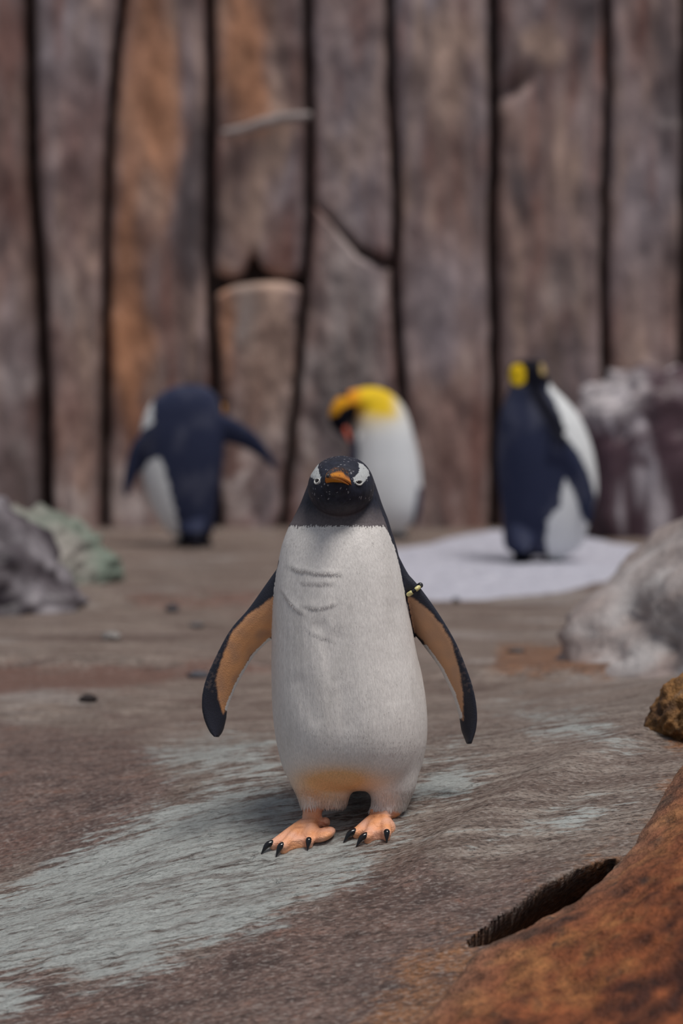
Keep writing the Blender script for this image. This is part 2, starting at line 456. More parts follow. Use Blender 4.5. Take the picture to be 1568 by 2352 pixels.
crk = t.math('MULTIPLY', t.rng(ve.outputs['Distance'], 0.0, 0.045, 1.0, 0.0), t.rng(n_med, 0.50, 0.62))
nm = t.bump(t.math('SUBTRACT', 1.0, crk), 1.0, 0.006); nm = t.bump(n_st, 0.8, 0.006, nm); nm = t.bump(n_fine, 0.9, 0.0050, nm); nm = t.bump(n_grain, 1.0, 0.0035, nm); nm = t.bump(t.math('SUBTRACT', 1.0, dash), 0.8, 0.0030, nm); nm = t.bump(n_grit, 0.5, 0.0010, nm)
rough = t.math('SUBTRACT', t.rng(n_comb, 0.35, 0.62, 0.25, 0.50), t.math('MULTIPLY', bfac, 0.14))
M_ground = t.out(base, rough, nm, 0.5)

me = make_mesh('floor', gv, grid_faces(len(ys), len(xs)), attrs=dict(blue=blue, red=red, orange=orange, brown=brown, far=far_mask))
obj('floor', me, M_ground, kind='structure', label='wet grey brown flowing rock floor with painted blue-grey sheen')

# ------------------------------------------------------------------ back wall: columns of artificial rock
YW = 13.0
KW = YW / F
def crack(pts): return np.array(pts, float)
cracks = [crack([(x + 25 * math.sin(i * 2.1), 0), (x + 12, 500), (x - 6 + 10 * math.cos(i), 900), (x, 1300)]) for i, x in enumerate((-1330, -1100, -860, -620, -390, -150))]
widths = [26, 20, 30, 22, 26, 24]
cracks += [crack([(64, -100), (70, 200), (74, 400), (90, 600), (104, 900), (110, 1300)]),
           crack([(288, -100), (262, 120), (250, 250), (244, 400), (240, 600), (238, 900), (234, 1300)]),
           crack([(476, -100), (483, 200), (480, 400), (478, 600), (490, 800), (495, 1000), (500, 1300)]),
           crack([(706, -100), (712, 200), (713, 350), (711, 500), (700, 640), (685, 850), (664, 1050), (640, 1300)]),
           crack([(892, -100), (897, 200), (905, 350), (911, 500), (905, 600), (911, 750), (921, 900), (925, 1300)]),
           crack([(1133, -100), (1136, 300), (1130, 500), (1135, 700), (1138, 900), (1134, 1300)]),
           crack([(1393, -100), (1397, 200), (1390, 400), (1388, 600), (1391, 900), (1390, 1300)]),
           crack([(1572, -100), (1575, 300), (1568, 700), (1564, 1000), (1562, 1300)])]
widths += [37, 24, 29, 22, 23, 29, 23, 24]
for i, x in enumerate((1800, 2040, 2290, 2520, 2760, 2990)):
    cracks.append(crack([(x + 20 * math.sin(i * 1.7), 0), (x - 12, 500), (x + 9, 900), (x, 1300)])); widths.append([24, 28, 20][i % 3])

blobs = [  # px, py, rx, ry, colour, amount : stains on the wall
    (340, 120, 70, 330, 'o', .8), (370, 300, 50, 260, 'o', .7), (295, 620, 45, 420, 'o', .75), (300, 820, 60, 160, 'o', .8), (560, 120, 75, 200, 'o', .85),
    (600, 660, 90, 60, 'p', .8), (525, 760, 24, 140, 'o', .7), (570, 740, 40, 110, 'g', .7), (620, 830, 60, 240, 'p', .6), (570, 500, 70, 90, 'p', .55),
    (615, 280, 95, 14, 'l', .0), (455, 380, 45, 170, 'd', .8), (435, 540, 40, 120, 'd', .7), (640, 120, 50, 180, 'd', .35),
    (20, 100, 50, 130, 'r', .8), (180, 330, 60, 260, 'r', .4), (40, 870, 60, 50, 'l', .6), (50, 1060, 70, 120, 'd', .5), (30, 800, 50, 200, 'm', .6), (150, 680, 30, 70, 'l', .3),
    (170, 1000, 60, 130, 'r', .45), (165, 1140, 30, 30, 'l', .5), (290, 1150, 50, 45, 'l', .75), (350, 450, 40, 60, 'p', .5), (550, 1110, 45, 22, 'l', .85), (545, 1160, 30, 50, 'l', .6),
    (600, 1150, 60, 50, 'd', .45), (705, 1010, 18, 60, 'l', .6), (700, 850, 18, 80, 'l', .4), (800, 800, 80, 260, 'g', .6), (790, 560, 40, 80, 'l', .35), (870, 700, 16, 120, 'l', .4),
    (830, 200, 60, 200, 'm', .5), (825, 90, 20, 90, 'r', .5), (1020, 150, 70, 160, 'p', .6), (1060, 110, 50, 60, 'p', .5), (1000, 680, 90, 180, 'm', .8), (1010, 800, 60, 80, 'm', .6), (1090, 640, 30, 90, 'm', .5),
    (1250, 110, 60, 55, 'p', .8), (1330, 60, 40, 120, 'd', .6), (1330, 450, 40, 60, 'd', .5), (1280, 640, 60, 90, 'g', .4), (1230, 880, 50, 60, 'm', .5),
    (1540, 200, 40, 200, 'd', .75), (1550, 290, 40, 10, 'l', .5), (1470, 600, 60, 200, 'm', .35), (1440, 830, 40, 80, 'p', .4), (1040, 1050, 60, 200, 'r', .3), (1560, 560, 40, 80, 'd', .5)]
PAL = dict(o=(0.470, 0.222, 0.120), p=(0.50, 0.345, 0.275), g=(0.37, 0.325, 0.31), l=(0.66, 0.57, 0.55), d=(0.095, 0.076, 0.082), r=(0.245, 0.125, 0.105), m=(0.30, 0.250, 0.265))

def wall_colour(v, k):
    px, py = proj(v)
    q = v * np.array([1.0, 1.0, 0.35])
    a = fbm(q * 2.6 + k * 7.7, 101, 4); b = fbm(v * np.array([9, 2, 1.3]) + k * 3.1, 111, 4)
    c = np.array((0.300, 0.200, 0.175)) + 0 * v
    def mixc(c, col, f): return c + (np.array(col) - c) * np.clip(f, 0, 1)[:, None]
    c = mixc(c, PAL['m'], 0.35 + 1.1 * a)
    c = mixc(c, PAL['r'], 1.5 * b - 0.10)
    c = mixc(c, PAL['p'], -1.4 * b - 0.18)
    c = mixc(c, PAL['d'], 1.6 * fbm(v * np.array([4.5, 1, 1.6]) + k * 2.3, 117, 4) - 0.42)
    lower = np.clip((py - 650) / 500, 0, 1)
    sp = fbm(v * np.array([5, 5, 3.0]), 121, 4)
    c = mixc(c, PAL['l'], (sp - 0.16) * 1.7 * lower)
    w = 28 * fbm(v * np.array([5, 5, 2.5]), 131, 3)
    for bx, by, rx, ry, key, amt in blobs:
        d = np.sqrt(((px + w - bx) / rx) ** 2 + ((py + 2 * w - by) / ry) ** 2)
        c = mixc(c, PAL[key], amt * sstep(1.25, 0.35, d))
    return c * (1 + 0.30 * fbm(v * np.array([12, 12, 4]), 141, 4, 0.6) + 0.28 * fbm(v * np.array([3.5, 3.5, 1.5]) + k, 145, 3))[:, None]

M_wall = mat_rock_attr('painted_rock_column', 26, 0.22, (0.55, 0.8), 0.012, (1, 1, 0.45), 0.25)
M_gap = plain('rock_behind_columns', (0.285, 0.200, 0.178), 0.8, 0.2)
v, f = [], []
bw = np.array([(-6, 13.42, -0.6), (6, 13.42, -0.6), (6, 13.42, 5.2), (-6, 13.42, 5.2), (-6, 13.62, -0.6), (6, 13.62, -0.6), (6, 13.62, 5.2), (-6, 13.62, 5.2)])
me = make_mesh('wall_back', bw, [[0, 1, 2, 3], [7, 6, 5, 4], [0, 4, 5, 1], [1, 5, 6, 2], [2, 6, 7, 3], [3, 7, 4, 0]], smooth=False)
wall = obj('wall_back', me, M_gap, kind='structure', label='tall back wall of vertical rock columns with dark cracks')

rng = np.random.default_rng(7)
def xz(c, z_py): return np.interp(z_py, c[:, 1], c[:, 0])
def column(k, cl, cr, wl, wr, top, bot, yoff):
    """top / bot: py or function of u in -1..1"""
    nu, nv = 34, 120
    u = np.linspace(-1, 1, nu)
    tp = top(u) if callable(top) else np.full(nu, float(top))
    bt = bot(u) if callable(bot) else np.full(nu, float(bot))
    s = np.linspace(0, 1, nv)[:, None]
    py = tp[None] * (1 - s) + bt[None] * s
    xl = xz(cl, py) + wl / 2; xr = xz(cr, py) - wr / 2
    jit = 5 * noise(np.stack([py / 60, 0 * py + k, 0 * py], -1), 151)
    px = xl + jit + (xr - xl) * (u[None] + 1) / 2
    p = P(px, py, YW)
    e = np.minimum(1 - np.abs(u)[None] * 1, 1.0) * (xr - xl) / 2 * KW          # metres from side edge
    ev = np.minimum((py - tp[None]), (bt[None] - py)) * KW
    ed = np.minimum(e, ev if (callable(top) or callable(bot) or top > -300) else e)
    rnd = 0.045
    round_y = rnd * (1 - np.sqrt(np.clip(1 - (1 - np.clip(ed / rnd, 0, 1)) ** 2, 0, 1)))
    rel = 0.045 * fbm(p * np.array([3.2, 1, 1.0]) + k * 5, 161, 4) + 0.018 * fbm(p * np.array([9, 1, 5]) + k, 171, 3)
    rel = rel + 0.16 * np.exp(-((px - 1178) / 40) ** 2 - ((py - 192 + 0.5 * (px - 1178)) / 24) ** 2)      # hollow in one column
    p[..., 1] = YW + yoff + round_y * 1.3 + rel
    fr = p.copy()
    # push sides back
    rows, cols = nv, nu
    V = fr.reshape(-1, 3); Fq = grid_faces(rows, cols).tolist()
    border = [j for j in range(cols)] + [i * cols + cols - 1 for i in range(1, rows)] + [(rows - 1) * cols + j for j in range(cols - 2, -1, -1)] + [i * cols for i in range(rows - 2, 0, -1)]
    bk = V[border].copy(); bk[:, 1] = 13.46
    n0 = len(V); V = np.concatenate([V, bk]); m = len(border)
    for i in range(m):
        j = (i + 1) % m; Fq.append([border[j], border[i], n0 + i, n0 + j])
    me = make_mesh('rock_column', V, [q[::-1] for q in Fq], attrs=dict(col=wall_colour(V, k)))
    return obj('rock_column', me, M_wall, wall)

for k in range(len(cracks) - 1):
    yo = float(rng.uniform(-0.05, 0.05))
    args = (cracks[k], cracks[k + 1], widths[k] * 0.84, widths[k + 1] * 0.84)
    if k == 8:      # split by a level joint
        column(k, *args, -900, lambda u: 628 - 10 * np.cos(u * 5) + 10 * u * 0 - 36 * np.exp(-((u + 0.12) / 0.16) ** 2), yo)
        column(k + 40, *args, lambda u: 648 + 22 * np.abs(u) ** 3 - 8 * u, 1330, yo - 0.05)
    elif k == 9:    # split by a slanting joint
        column(k, *args, -900, lambda u: np.interp(u, [-1, -.5, 0.2, 1], [468, 505, 566, 603]), yo - 0.03)
        column(k + 40, *args, lambda u: np.interp(u, [-1, -.55, 0.2, 1], [466, 508, 585, 618]), 1330, yo - 0.02)
    elif k == 4:
        column(k, *args, -900, 700, yo); column(k + 40, *args, 722, 1330, yo - 0.04)
    else:
        column(k, *args, -900, 1330, yo)
# pale ledge across the split column
lp = P(np.array([515, 560, 610, 660, 706]), np.array([303, 296, 280, 270, 266]), YW - 0.02)
vv, ff = tube(lp, [0.016, 0.024, 0.026, 0.028, 0.02], 10, 24)
vv = vv + 0.008 * fbm(vv * 14, 181, 2)[:, None]
obj('rock_ledge', make_mesh('rock_ledge', vv, ff, attrs=dict(col=np.array((0.34, 0.29, 0.28)) + 0 * vv)), M_wall, wall)

# ------------------------------------------------------------------ boulders
M_boulder = mat_rock_attr('streaked_boulder', 34, 0.28, (0.4, 0.7), 0.010, (1, 1, 0.6), 0.4)
M_rust = mat_rock_attr('rust_boulder', 150, 0.60, (0.4, 0.7), 0.006, (1, 1, 1), 0.22)

def ico(n):
    import bmesh
    bm = bmesh.new(); bmesh.ops.create_icosphere(bm, subdivisions=n, radius=1)
    v = np.array([q.co[:] for q in bm.verts]); f = [[w.index for w in q.verts] for q in bm.faces]; bm.free()
    return v, np.array(f, np.int32)
ICO6, ICO6F = ico(6); ICO3, ICO3F = ico(3)

def boulder(name, c, rad, seed, colfn, mat, rough=0.22, flow=None, blocky=0.0, cone=0.0, **props):
    s = ICO6.copy()
    if cone:
        rho = np.hypot(s[:, 0], s[:, 1]); s[:, 2] = np.where(s[:, 2] > 0, np.sign(s[:, 2]) * (1 - rho ** cone) ** 0.9, s[:, 2] * 0.35)
    if blocky: s = np.sign(s) * np.abs(s) ** (1 - blocky); 
    d = 1 + rough * fbm(s * 1.5 + seed, seed, 4) + 0.05 * fbm(s * 6 + seed, seed + 3, 3)
    if flow is not None:
        fl = np.asarray(flow, float)
        d = d + 0.07 * fbm(s * fl + seed, seed + 9, 4, 0.55)
        d = d + 0.07 * fbm(np.stack([(s[:, 0] + s[:, 2]) * 1.6, (s[:, 0] - s[:, 2]) * 7, s[:, 1] * 3.5], -1) + seed, seed + 19, 4, 0.55)
    v = s * d[:, None] * np.asarray(rad)
    wv = v + np.asarray(c)
    me = make_mesh(name, v, ICO6F, attrs=dict(col=colfn(wv, s)))
    o = obj(name, me, mat, None, kind_='', **props); del o['kind_']
    o.location = c
    return o

def lerp(c, col, f): return c + (np.array(col) - c) * np.clip(f, 0, 1)[:, None]

def col_grey(v, s):       # brown-grey rock with slanting pale streaks
    c = np.array((0.36, 0.30, 0.285)) + 0 * v
    uu = v[:, 0] * 0.75 - v[:, 2] * 0.65
    q = np.stack([(v[:, 0] + v[:, 2]) * 2.2, (v[:, 0] - v[:, 2]) * 15, v[:, 1] * 7], -1)
    n = fbm(q * np.array([1, 0.8, 0.8]), 201, 4, 0.6)
    c = lerp(c, (0.48, 0.45, 0.45), 0.45 + 1.5 * n)
    c = lerp(c, (0.17, 0.13, 0.125), -1.6 * fbm(q * np.array([.4, .6, .7]) + 4, 211, 4) - 0.55)
    c = lerp(c, (0.19, 0.085, 0.055), sstep(0.10, -0.02, v[:, 2] + 0.05 * n) * 0.6)
    return c
boulder('boulder', (1.52, 6.45, 0.0), (0.92, 1.30, 0.88), 3, col_grey, M_boulder, 0.10, (5, 2, 2), 0.0, 1.35,
        label='grey streaked boulder sloping down to orange stained floor', category='rock')

def col_purple(v, s):
    c = np.array((0.085, 0.046, 0.060)) + 0 * v
    n = fbm(np.stack([(v[:, 0] + 0.25 * v[:, 2]) * 7, v[:, 1] * 3, (v[:, 2] + v[:, 0] * .3) * 2.4], -1), 221, 4, 0.6)
    c = lerp(c, (0.54, 0.49, 0.53), (n - 0.19) * 3.6)
    c = lerp(c, (0.045, 0.025, 0.033), (-n - 0.25) * 2)
    cap = sstep(1.56, 1.42, v[:, 0] + 0.1 * n) * sstep(0.48, 0.66, v[:, 2]) * 0.9
    c = lerp(c, (0.48, 0.44, 0.46), cap)
    return c
boulder('boulder', (2.14, 12.50, 0.10), (0.90, 0.42, 0.72), 11, col_purple, M_boulder, 0.07, (3, 1, 1), 0.62, 0.0,
        label='dark purple boulder with white streaks against the back wall', category='rock')

def col_slate(v, s):
    c = np.array((0.115, 0.098, 0.110)) + 0 * v
    q = np.stack([(v[:, 0] + v[:, 2]) * 9, v[:, 1] * 3, (v[:, 0] - v[:, 2]) * 2], -1)
    n = fbm(q, 231, 4)
    c = lerp(c, (0.30, 0.275, 0.30), (n + 0.02) * 2.4)
    c = lerp(c, (0.035, 0.026, 0.034), (-n - 0.06) * 3.2)
    return c
boulder('boulder', (-1.60, 8.25, -0.02), (0.72, 0.62, 0.74), 21, col_slate, M_boulder, 0.10, (5, 2, 2), 0.0, 1.3,
        label='dark slate boulder beside the mossy green rock', category='rock')

def col_moss(v, s):
    c = np.array((0.30, 0.275, 0.25)) + 0 * v
    n = fbm(v * 6, 241, 4)
    c = lerp(c, (0.175, 0.215, 0.175), 0.55 + 0.9 * n + 0.7 * sstep(-0.98, -0.86, v[:, 0]))
    return c
boulder('boulder', (-1.29, 9.45, -0.02), (0.40, 0.42, 0.30), 27, col_moss, M_boulder, 0.13, (3, 2, 2), 0.0, 0.0,
        label='pale rock with green moss behind the dark slate boulder', category='rock')

# rust coloured rock rising in the near right, above a crevice
nx, ny = 190, 220
_cr = CREV; CREV = None                # the slope itself knows nothing of the crevice
U, Vv = np.meshgrid(np.linspace(0, 1, nx), np.linspace(0, 1, ny))
edge_px = np.array([(330, 3000), (560, 2740), (730, 2560), (860, 2420), (990, 2300), (1075, 2196), (1200, 2140), (1290, 2095), (1380, 2025), (1450, 1935), (1505, 1850), (1545, 1785), (1600, 1745), (1750, 1700)], float)
edge = np.array([ground_hit(*p) for p in edge_px]); edge = resample(edge, ny)
ex = edge[:, 0][:, None]; ey = edge[:, 1][:, None]
# u runs from the far edge towards the near right
dirx, diry = 0.80, -0.62
L = 1.6 * U ** 1.5
rx = ex + dirx * L; ry = ey + diry * L
rz0 = terrain(rx, ry)
Vv = np.clip((Vv - 0.20) / 0.80, 0, 1) + 0 * U; Vs = np.linspace(0, 1, ny)[:, None] + 0 * U
lip = (0.002 + 0.024 * Vv) * (1 - np.exp(-L / 0.02)) + 0.24 * (1 - np.exp(-L / 0.55)) * sstep(-0.1, 0.65, Vv) + 0.05 * L
rz = rz0 * np.exp(-L * 1.5) + terrain(ex, ey) * (1 - np.exp(-L * 1.5)) - 0.035 * np.exp(-L / 0.006) + lip
pp = np.stack([rx, ry, rz], -1)
rz = rz - 0.35 * sstep(0.22, 0.0, Vs)                    # dives under the floor at its near end
rz = rz + 0.02 * fbm(pp * 4.5, 251, 4) * (1 - np.exp(-L / .05)) + 0.006 * fbm(pp * 22, 261, 4)
pp = np.stack([rx, ry, rz], -1)
CREV = _cr
V = pp.reshape(-1, 3); Fq = grid_faces(ny, nx).tolist()
border = [j for j in range(nx)] + [i * nx + nx - 1 for i in range(1, ny)] + [(ny - 1) * nx + j for j in range(nx - 2, -1, -1)] + [i * nx for i in range(ny - 2, 0, -1)]
bk = V[border].copy(); bk[:, 2] = -0.55
n0 = len(V); V = np.concatenate([V, bk]); m = len(border)
for i in range(m):
    j = (i + 1) % m; Fq.append([border[j], border[i], n0 + i, n0 + j])
nz = fbm(V * 7, 271, 4); n2 = fbm(V * 30, 281, 3)
cc = np.array((0.225, 0.068, 0.026)) + 0 * V
cc = lerp(cc, (0.060, 0.019, 0.012), 0.30 + 1.8 * nz + 0.9 * n2)
cc = lerp(cc, (0.34, 0.140, 0.048), -1.6 * nz - 0.25 + 0.9 * n2)
cc = lerp(cc, (0.045, 0.02, 0.016), (n2 - 0.35) * 2.5)
ledge_d = np.concatenate([L.reshape(-1), np.zeros(m)])
cc = lerp(cc, (0.27, 0.175, 0.125), np.exp(-ledge_d / 0.06) * 0.7)
me = make_mesh('boulder', V, [q[::-1] for q in Fq], attrs=dict(col=cc))
obj('boulder', me, M_rust, label='rust orange rock slope in front of the black crevice', category='rock')

def col_ochre(v, s):
    n = fbm(v * 14, 291, 4)
    c = lerp(np.array((0.26, 0.13, 0.045)) + 0 * v, (0.07, 0.035, 0.02), 0.2 + 1.3 * n)
    return lerp(c, (0.35, 0.30, 0.26), (fbm(v * 9 + 3, 292, 3) - .3) * 2)
g = ground_hit(1560, 1722)
boulder('boulder', (g[0] + 0.05, g[1] + 0.15, g[2] + 0.02), (0.085, 0.12, 0.095), 33, col_ochre, M_rust, 0.25, (2, 2, 2), 0.0,
        label='small ochre brown rock above the rust orange slope', category='rock')

# ------------------------------------------------------------------ snow patch
snow_px = [(690, 1290), (640, 1330), (720, 1362), (880, 1366), (1000, 1374), (1110, 1372), (1250, 1352), (1380, 1322), (1450, 1300), (1500, 1275), (1500, 1250), (1420, 1240), (1335, 1234), (1290, 1222), (1180, 1210), (1060, 1220), (985, 1236), (860, 1262)]
sw = np.array([P(px, py, CAM[2] * F / (py - HORIZON)) for px, py in snow_px])
sx = np.linspace(sw[:, 0].min() - .1, sw[:, 0].max() + .1, 240); sy = np.linspace(sw[:, 1].min() - .2, sw[:, 1].max() + .3, 260)
SX, SY = np.meshgrid(sx, sy)
sd = poly_sd(SX, SY, sw[:, :2]) + 0.06 * fbm(np.stack([SX * 4, SY * 2, 0 * SX], -1), 301, 3)
h = 0.026 * sstep(-0.03, 0.35, sd) + 0.010 * sstep(-0.02, 0.05, sd) - 0.02 * sstep(-0.01, -0.06, sd)
q3 = np.stack([SX * 3, SY * 2, 0 * SX], -1)
h = h + (0.022 * fbm(q3, 311, 3) + 0.012 * fbm(q3 * 5, 321, 3)) * sstep(0, 0.2, sd)
_k = P(1225, 1275, 10.32); _kw = sstep(0.50, 0.25, np.hypot(SX - _k[0], SY - _k[1]))      # trodden flat where the king stands
SZ = terrain(SX, SY) + h
SZ = SZ * (1 - _kw) + (-0.002) * _kw
def snow_top(x, y):
    i = np.argmin(np.abs(sy - y)); j = np.argmin(np.abs(sx - x)); return SZ[i, j]
sv = np.stack([SX, SY, SZ], -1).reshape(-1, 3)
sf = grid_faces(len(sy), len(sx)); keep = (sd.reshape(-1)[sf] > -0.05).any(1)
used, inv = np.unique(sf[keep], return_inverse=True)
t = NT('packed_snow'); nv_ = t.noise(t.coord(), 30, 5, 0.6); n2_ = t.noise(t.coord(), 160, 3, 0.6)
nm = t.bump(nv_, 0.6, 0.02); nm = t.bump(n2_, 0.5, 0.004, nm)
M_snow = t.out(t.mix(t.rng(nv_, 0.3, 0.7), rgb(0.42, 0.42, 0.50), rgb(0.55, 0.545, 0.62)), 0.6, nm, 0.3)
st_ = sv[used]; sq = inv.reshape(-1, 4); nb_ = len(st_)
sb_ = st_.copy(); sb_[:, 2] -= 0.03
ed_ = {}
for q in sq:
    for i in range(4): ed_[(int(q[i]), int(q[(i + 1) % 4]))] = 1
rim = np.array([(a, b) for a, b in ed_ if (b, a) not in ed_])
sq = np.concatenate([sq, sq[:, ::-1] + nb_, np.stack([rim[:, 1], rim[:, 0], rim[:, 0] + nb_, rim[:, 1] + nb_], 1)])
obj('snow_patch', make_mesh('snow_patch', np.concatenate([st_, sb_]), sq), M_snow, label='low patch of packed snow around the king penguin', category='snow', kind='stuff')

# ------------------------------------------------------------------ pebbles
M_pebble = mat_rock_attr('pebble_stone', 120, 0.3, (0.4, 0.7), 0.003)
def pebble(px, py, wpx, hpx, col, seed, label, onsnow=False):
    g = ground_hit(px, py + hpx / 2)
    k = g[1] / F
    r = np.array((wpx / 2 * k, wpx / 2.4 * k, hpx / 2 * k))
    s = ICO3 * (1 + 0.3 * fbm(ICO3 * 1.6 + seed, seed, 3))[:, None]
    v = s * r
    o = obj('pebble', make_mesh('pebble', v, ICO3F, attrs=dict(col=np.array(col) * (1 + 0.3 * noise(s * 3, seed))[:, None])), M_pebble,
            label=label, category='pebble')
    o.location = (g[0], g[1], float(terrain(g[0], g[1])) + r[2] * 0.55 + (0.02 if onsnow else 0))
pebble(395, 1393, 30, 22, (0.055, 0.055, 0.065), 401, 'dark rounded pebble near the mossy green rock')
pebble(255, 1456, 42, 24, (0.26, 0.24, 0.23), 402, 'light grey pebble on the brown floor below the slate boulder')
pebble(457, 1546, 48, 20, (0.085, 0.085, 0.10), 403, 'flat bluish dark stone on the floor behind the tip of the flipper')
pebble(203, 1600, 42, 22, (0.030, 0.022, 0.022), 404, 'black flat pebble below the reddish ledge')
pebble(452, 1433, 34, 12, (0.13, 0.125, 0.13), 405, 'thin grey stone chip on the floor')
pebble(1046, 1376, 16, 16, (0.08, 0.075, 0.08), 406, 'tiny dark pebble at the near edge of the snow')
pebble(1185, 1492, 40, 12, (0.075, 0.075, 0.08), 407, 'flat dark stone beside the orange stain')

# ------------------------------------------------------------------ gentoo penguin
rows = [(1047, 776, 792, .012, .012), (1053, 752, 818, .035, .035), (1066, 731, 838, .050, .050), (1084, 718, 851, .056, .058), (1104, 710, 859, .058, .063), (1130, 700, 868, .060, .068),
        (1160, 688, 878, .066, .074), (1190, 673, 890, .078, .080), (1215, 661, 898, .090, .086), (1250, 648, 909, .102, .094), (1300, 637, 921, .113, .102),
        (1350, 630, 930, .120, .108), (1400, 626, 939, .125, .112), (1450, 624, 948, .129, .115), (1500, 623, 958, .133, .117), (1550, 623, 969, .137, .118),
        (1600, 624, 977, .140, .118), (1650, 627, 981, .141, .117), (1700, 634, 980, .136, .114), (1750, 645, 971, .122, .110), (1770, 652, 964, .110, .106), (1786, 662, 954, .094, .10), (1798, 685, 938, .072, .085), (1806, 715, 905, .045, .06), (1810, 770, 850, .02, .03)]
Hc = P(783, 1119, GY - 0.052)
yaw = Matrix.Rotation(math.radians(-13), 3, 'Z')
pieces = [body_loft(rows, GY),
          ellipsoid(Hc, (0.0560, 0.070, 0.0505), yaw),
          ellipsoid(P(775, 1112, GY - 0.098), (0.030, 0.030, 0.028), yaw)]     # bill base
# flippers
LF_o = [(668, 1262), (640, 1300), (608, 1345), (570, 1399), (527, 1449), (488, 1523), (468, 1575), (463, 1618), (469, 1653), (483, 1682), (495, 1693)]
LF_i = [(690, 1440), (670, 1450), (645, 1462), (618, 1472), (585, 1505), (560, 1545), (540, 1583), (523, 1627), (519, 1652), (511, 1678), (498, 1693)]
RF_o = [(895, 1235), (917, 1285), (935, 1318), (958, 1343), (1004, 1406), (1043, 1471), (1068, 1530), (1086, 1584), (1094, 1636), (1091, 1678), (1079, 1709)]
RF_i = [(880, 1400), (900, 1412), (925, 1430), (950, 1455), (975, 1486), (1008, 1531), (1024, 1562), (1040, 1596), (1055, 1645), (1061, 1678), (1075, 1709)]
th = [.020, .020, .017, .0135, .011, .010, .009, .008, .007, .0045]
pieces += [blade(LF_o, LF_i, GY - 0.012, GY + 0.020, th), blade(RF_o, RF_i, GY - 0.020, GY + 0.024, th)]
# legs, feet
def leg_chain(pts): return tube([P(a, b, c) for a, b, c, r in pts], [r for a, b, c, r in pts], 24, 16, up=(0, 1, 0))
FY = GY - 0.045
pieces += [leg_chain([(735, 1735, GY - 0.035, .066), (722, 1790, GY - 0.040, .048), (718, 1822, FY + .005, .032), (719, 1845, FY, .0215)]),
           leg_chain([(885, 1735, GY - 0.035, .064), (897, 1795, GY - 0.040, .047), (894, 1828, FY + .003, .037), (889, 1848, FY, .0285)])]
feet = []
claws = []
def foot(ankle, toes, pads, spur):
    tips = [ground_hit(*tp) for cb, tp in toes]
    kn = []
    aY = np.mean([q[1] for q in tips]) + 0.085
    A0 = P(ankle[0][0], ankle[0][1], min(aY, FY + 0.01) if False else FY); A1 = P(ankle[1][0], ankle[1][1], FY - 0.008)
    feet.append(tube([A0, (A0 + A1) / 2, A1], [.0175, .0165, .0185], 16, 10, up=(0, 1, 0)))
    for (cb, tp), tip in zip(toes, tips):
        K = P(cb[0], cb[1], tip[1] + 0.012)
        zg = float(terrain(K[0], K[1])); K[2] = max(K[2], zg + 0.007)
        kn.append(K)
        mid = A1 * 0.5 + K * 0.5; mid[2] = mid[2] * 0.55 + (A1[2] * .5 + K[2] * .5) * 0.45 + 0.003
        feet.append(tube([A1, mid, K + (K - mid) * 0.02], [.0155, .0105, .0082], 12, 14))
        # toe pad under the claw, resting on the rock
        under = K.copy(); under[2] = zg + 0.003
        feet.append(tube([mid * [1, 1, 0] + [0, 0, float(terrain(mid[0], mid[1])) + .004], under], [.008, .0062], 10, 8))
        e = tip.copy(); e[2] = float(terrain(tip[0], tip[1])) + 0.0015
        mid2 = K * 0.45 + e * 0.55; mid2[2] += 0.0065
        claws.append(([K + (A1 - K) * 0.05, K * 0.75 + mid2 * .25 + np.array([0, 0, .002]), mid2, e], [.0042, .0060, .0048, .0008]))
    # web: thin sheets between neighbouring toes
    chain = kn
    for a, b in zip(chain[:-1], chain[1:]):
        m1 = (a + b) / 2 * 0.86 + A1 * 0.14
        ring = []
        for s in np.linspace(0, 1, 9):
            q0 = A1 + (a - A1) * s; q1 = A1 + (b - A1) * s; qm = A1 + (m1 - A1) * s
            for w in np.linspace(0, 1, 9):
                pt = (1 - w) ** 2 * q0 + 2 * w * (1 - w) * qm + w * w * q1
                ring.append(pt)
        ring = np.array(ring).reshape(9, 9, 3)
        top = ring + [0, 0, .0045]; bot = ring.copy(); bot[..., 2] = np.minimum(terrain(bot[..., 0], bot[..., 1]) - .001, ring[..., 2] - .003)
        V = np.concatenate([top.reshape(-1, 3), bot.reshape(-1, 3)]); g_ = grid_faces(9, 9)
        Fq = g_[:, ::-1].tolist() + (g_ + 81).tolist()
        bd = [j for j in range(9)] + [i * 9 + 8 for i in range(1, 9)] + [72 + j for j in range(7, -1, -1)] + [i * 9 for i in range(7, 0, -1)]
        for i in range(len(bd)):
            j = (i + 1) % len(bd); Fq.append([bd[i], bd[j], bd[j] + 81, bd[i] + 81])
        feet.append((V, Fq))
    for (px, py, r, rx_, rz_) in pads:
        c = P(px, py, np.mean([q[1] for q in tips]) + r)
        feet.append(ellipsoid(c, (rx_, .030, rz_), Matrix.Rotation(math.radians(-22), 3, 'Y')))
    c = P(spur[0], spur[1], FY - 0.012); feet.append(ellipsoid(c, (.0085, .010, .0095)))
foot([(718, 1842), (716, 1888)], [((628, 1939), (600, 1963)), ((651, 1943), (634, 1970)), ((710, 1932), (706, 1955))], [(742, 1917, .035, .0225, .0105), (705, 1912, .05, .022, .012)], (747, 1889))
foot([(884, 1842), (880, 1872)], [((818, 1912), (789, 1937)), ((844, 1921), (818, 1947)), ((888, 1914), (888, 1937))], [(890, 1900, .05, .0135, .016), (862, 1898, .05, .020, .014)], (858, 1868))
# short tail behind
pieces.append(ellipsoid(P(754, 1815, FY + .004), (.040, .034, .030), Matrix.Rotation(math.radians(25), 3, 'Y')))
pieces.append(tube([P(812, 1735, GY + .08), P(815, 1778, GY + .13), P(818, 1804, GY + .18)], [.045, .03, .012], 16, 12, flat=0.5, up=(0, 1, 0)))

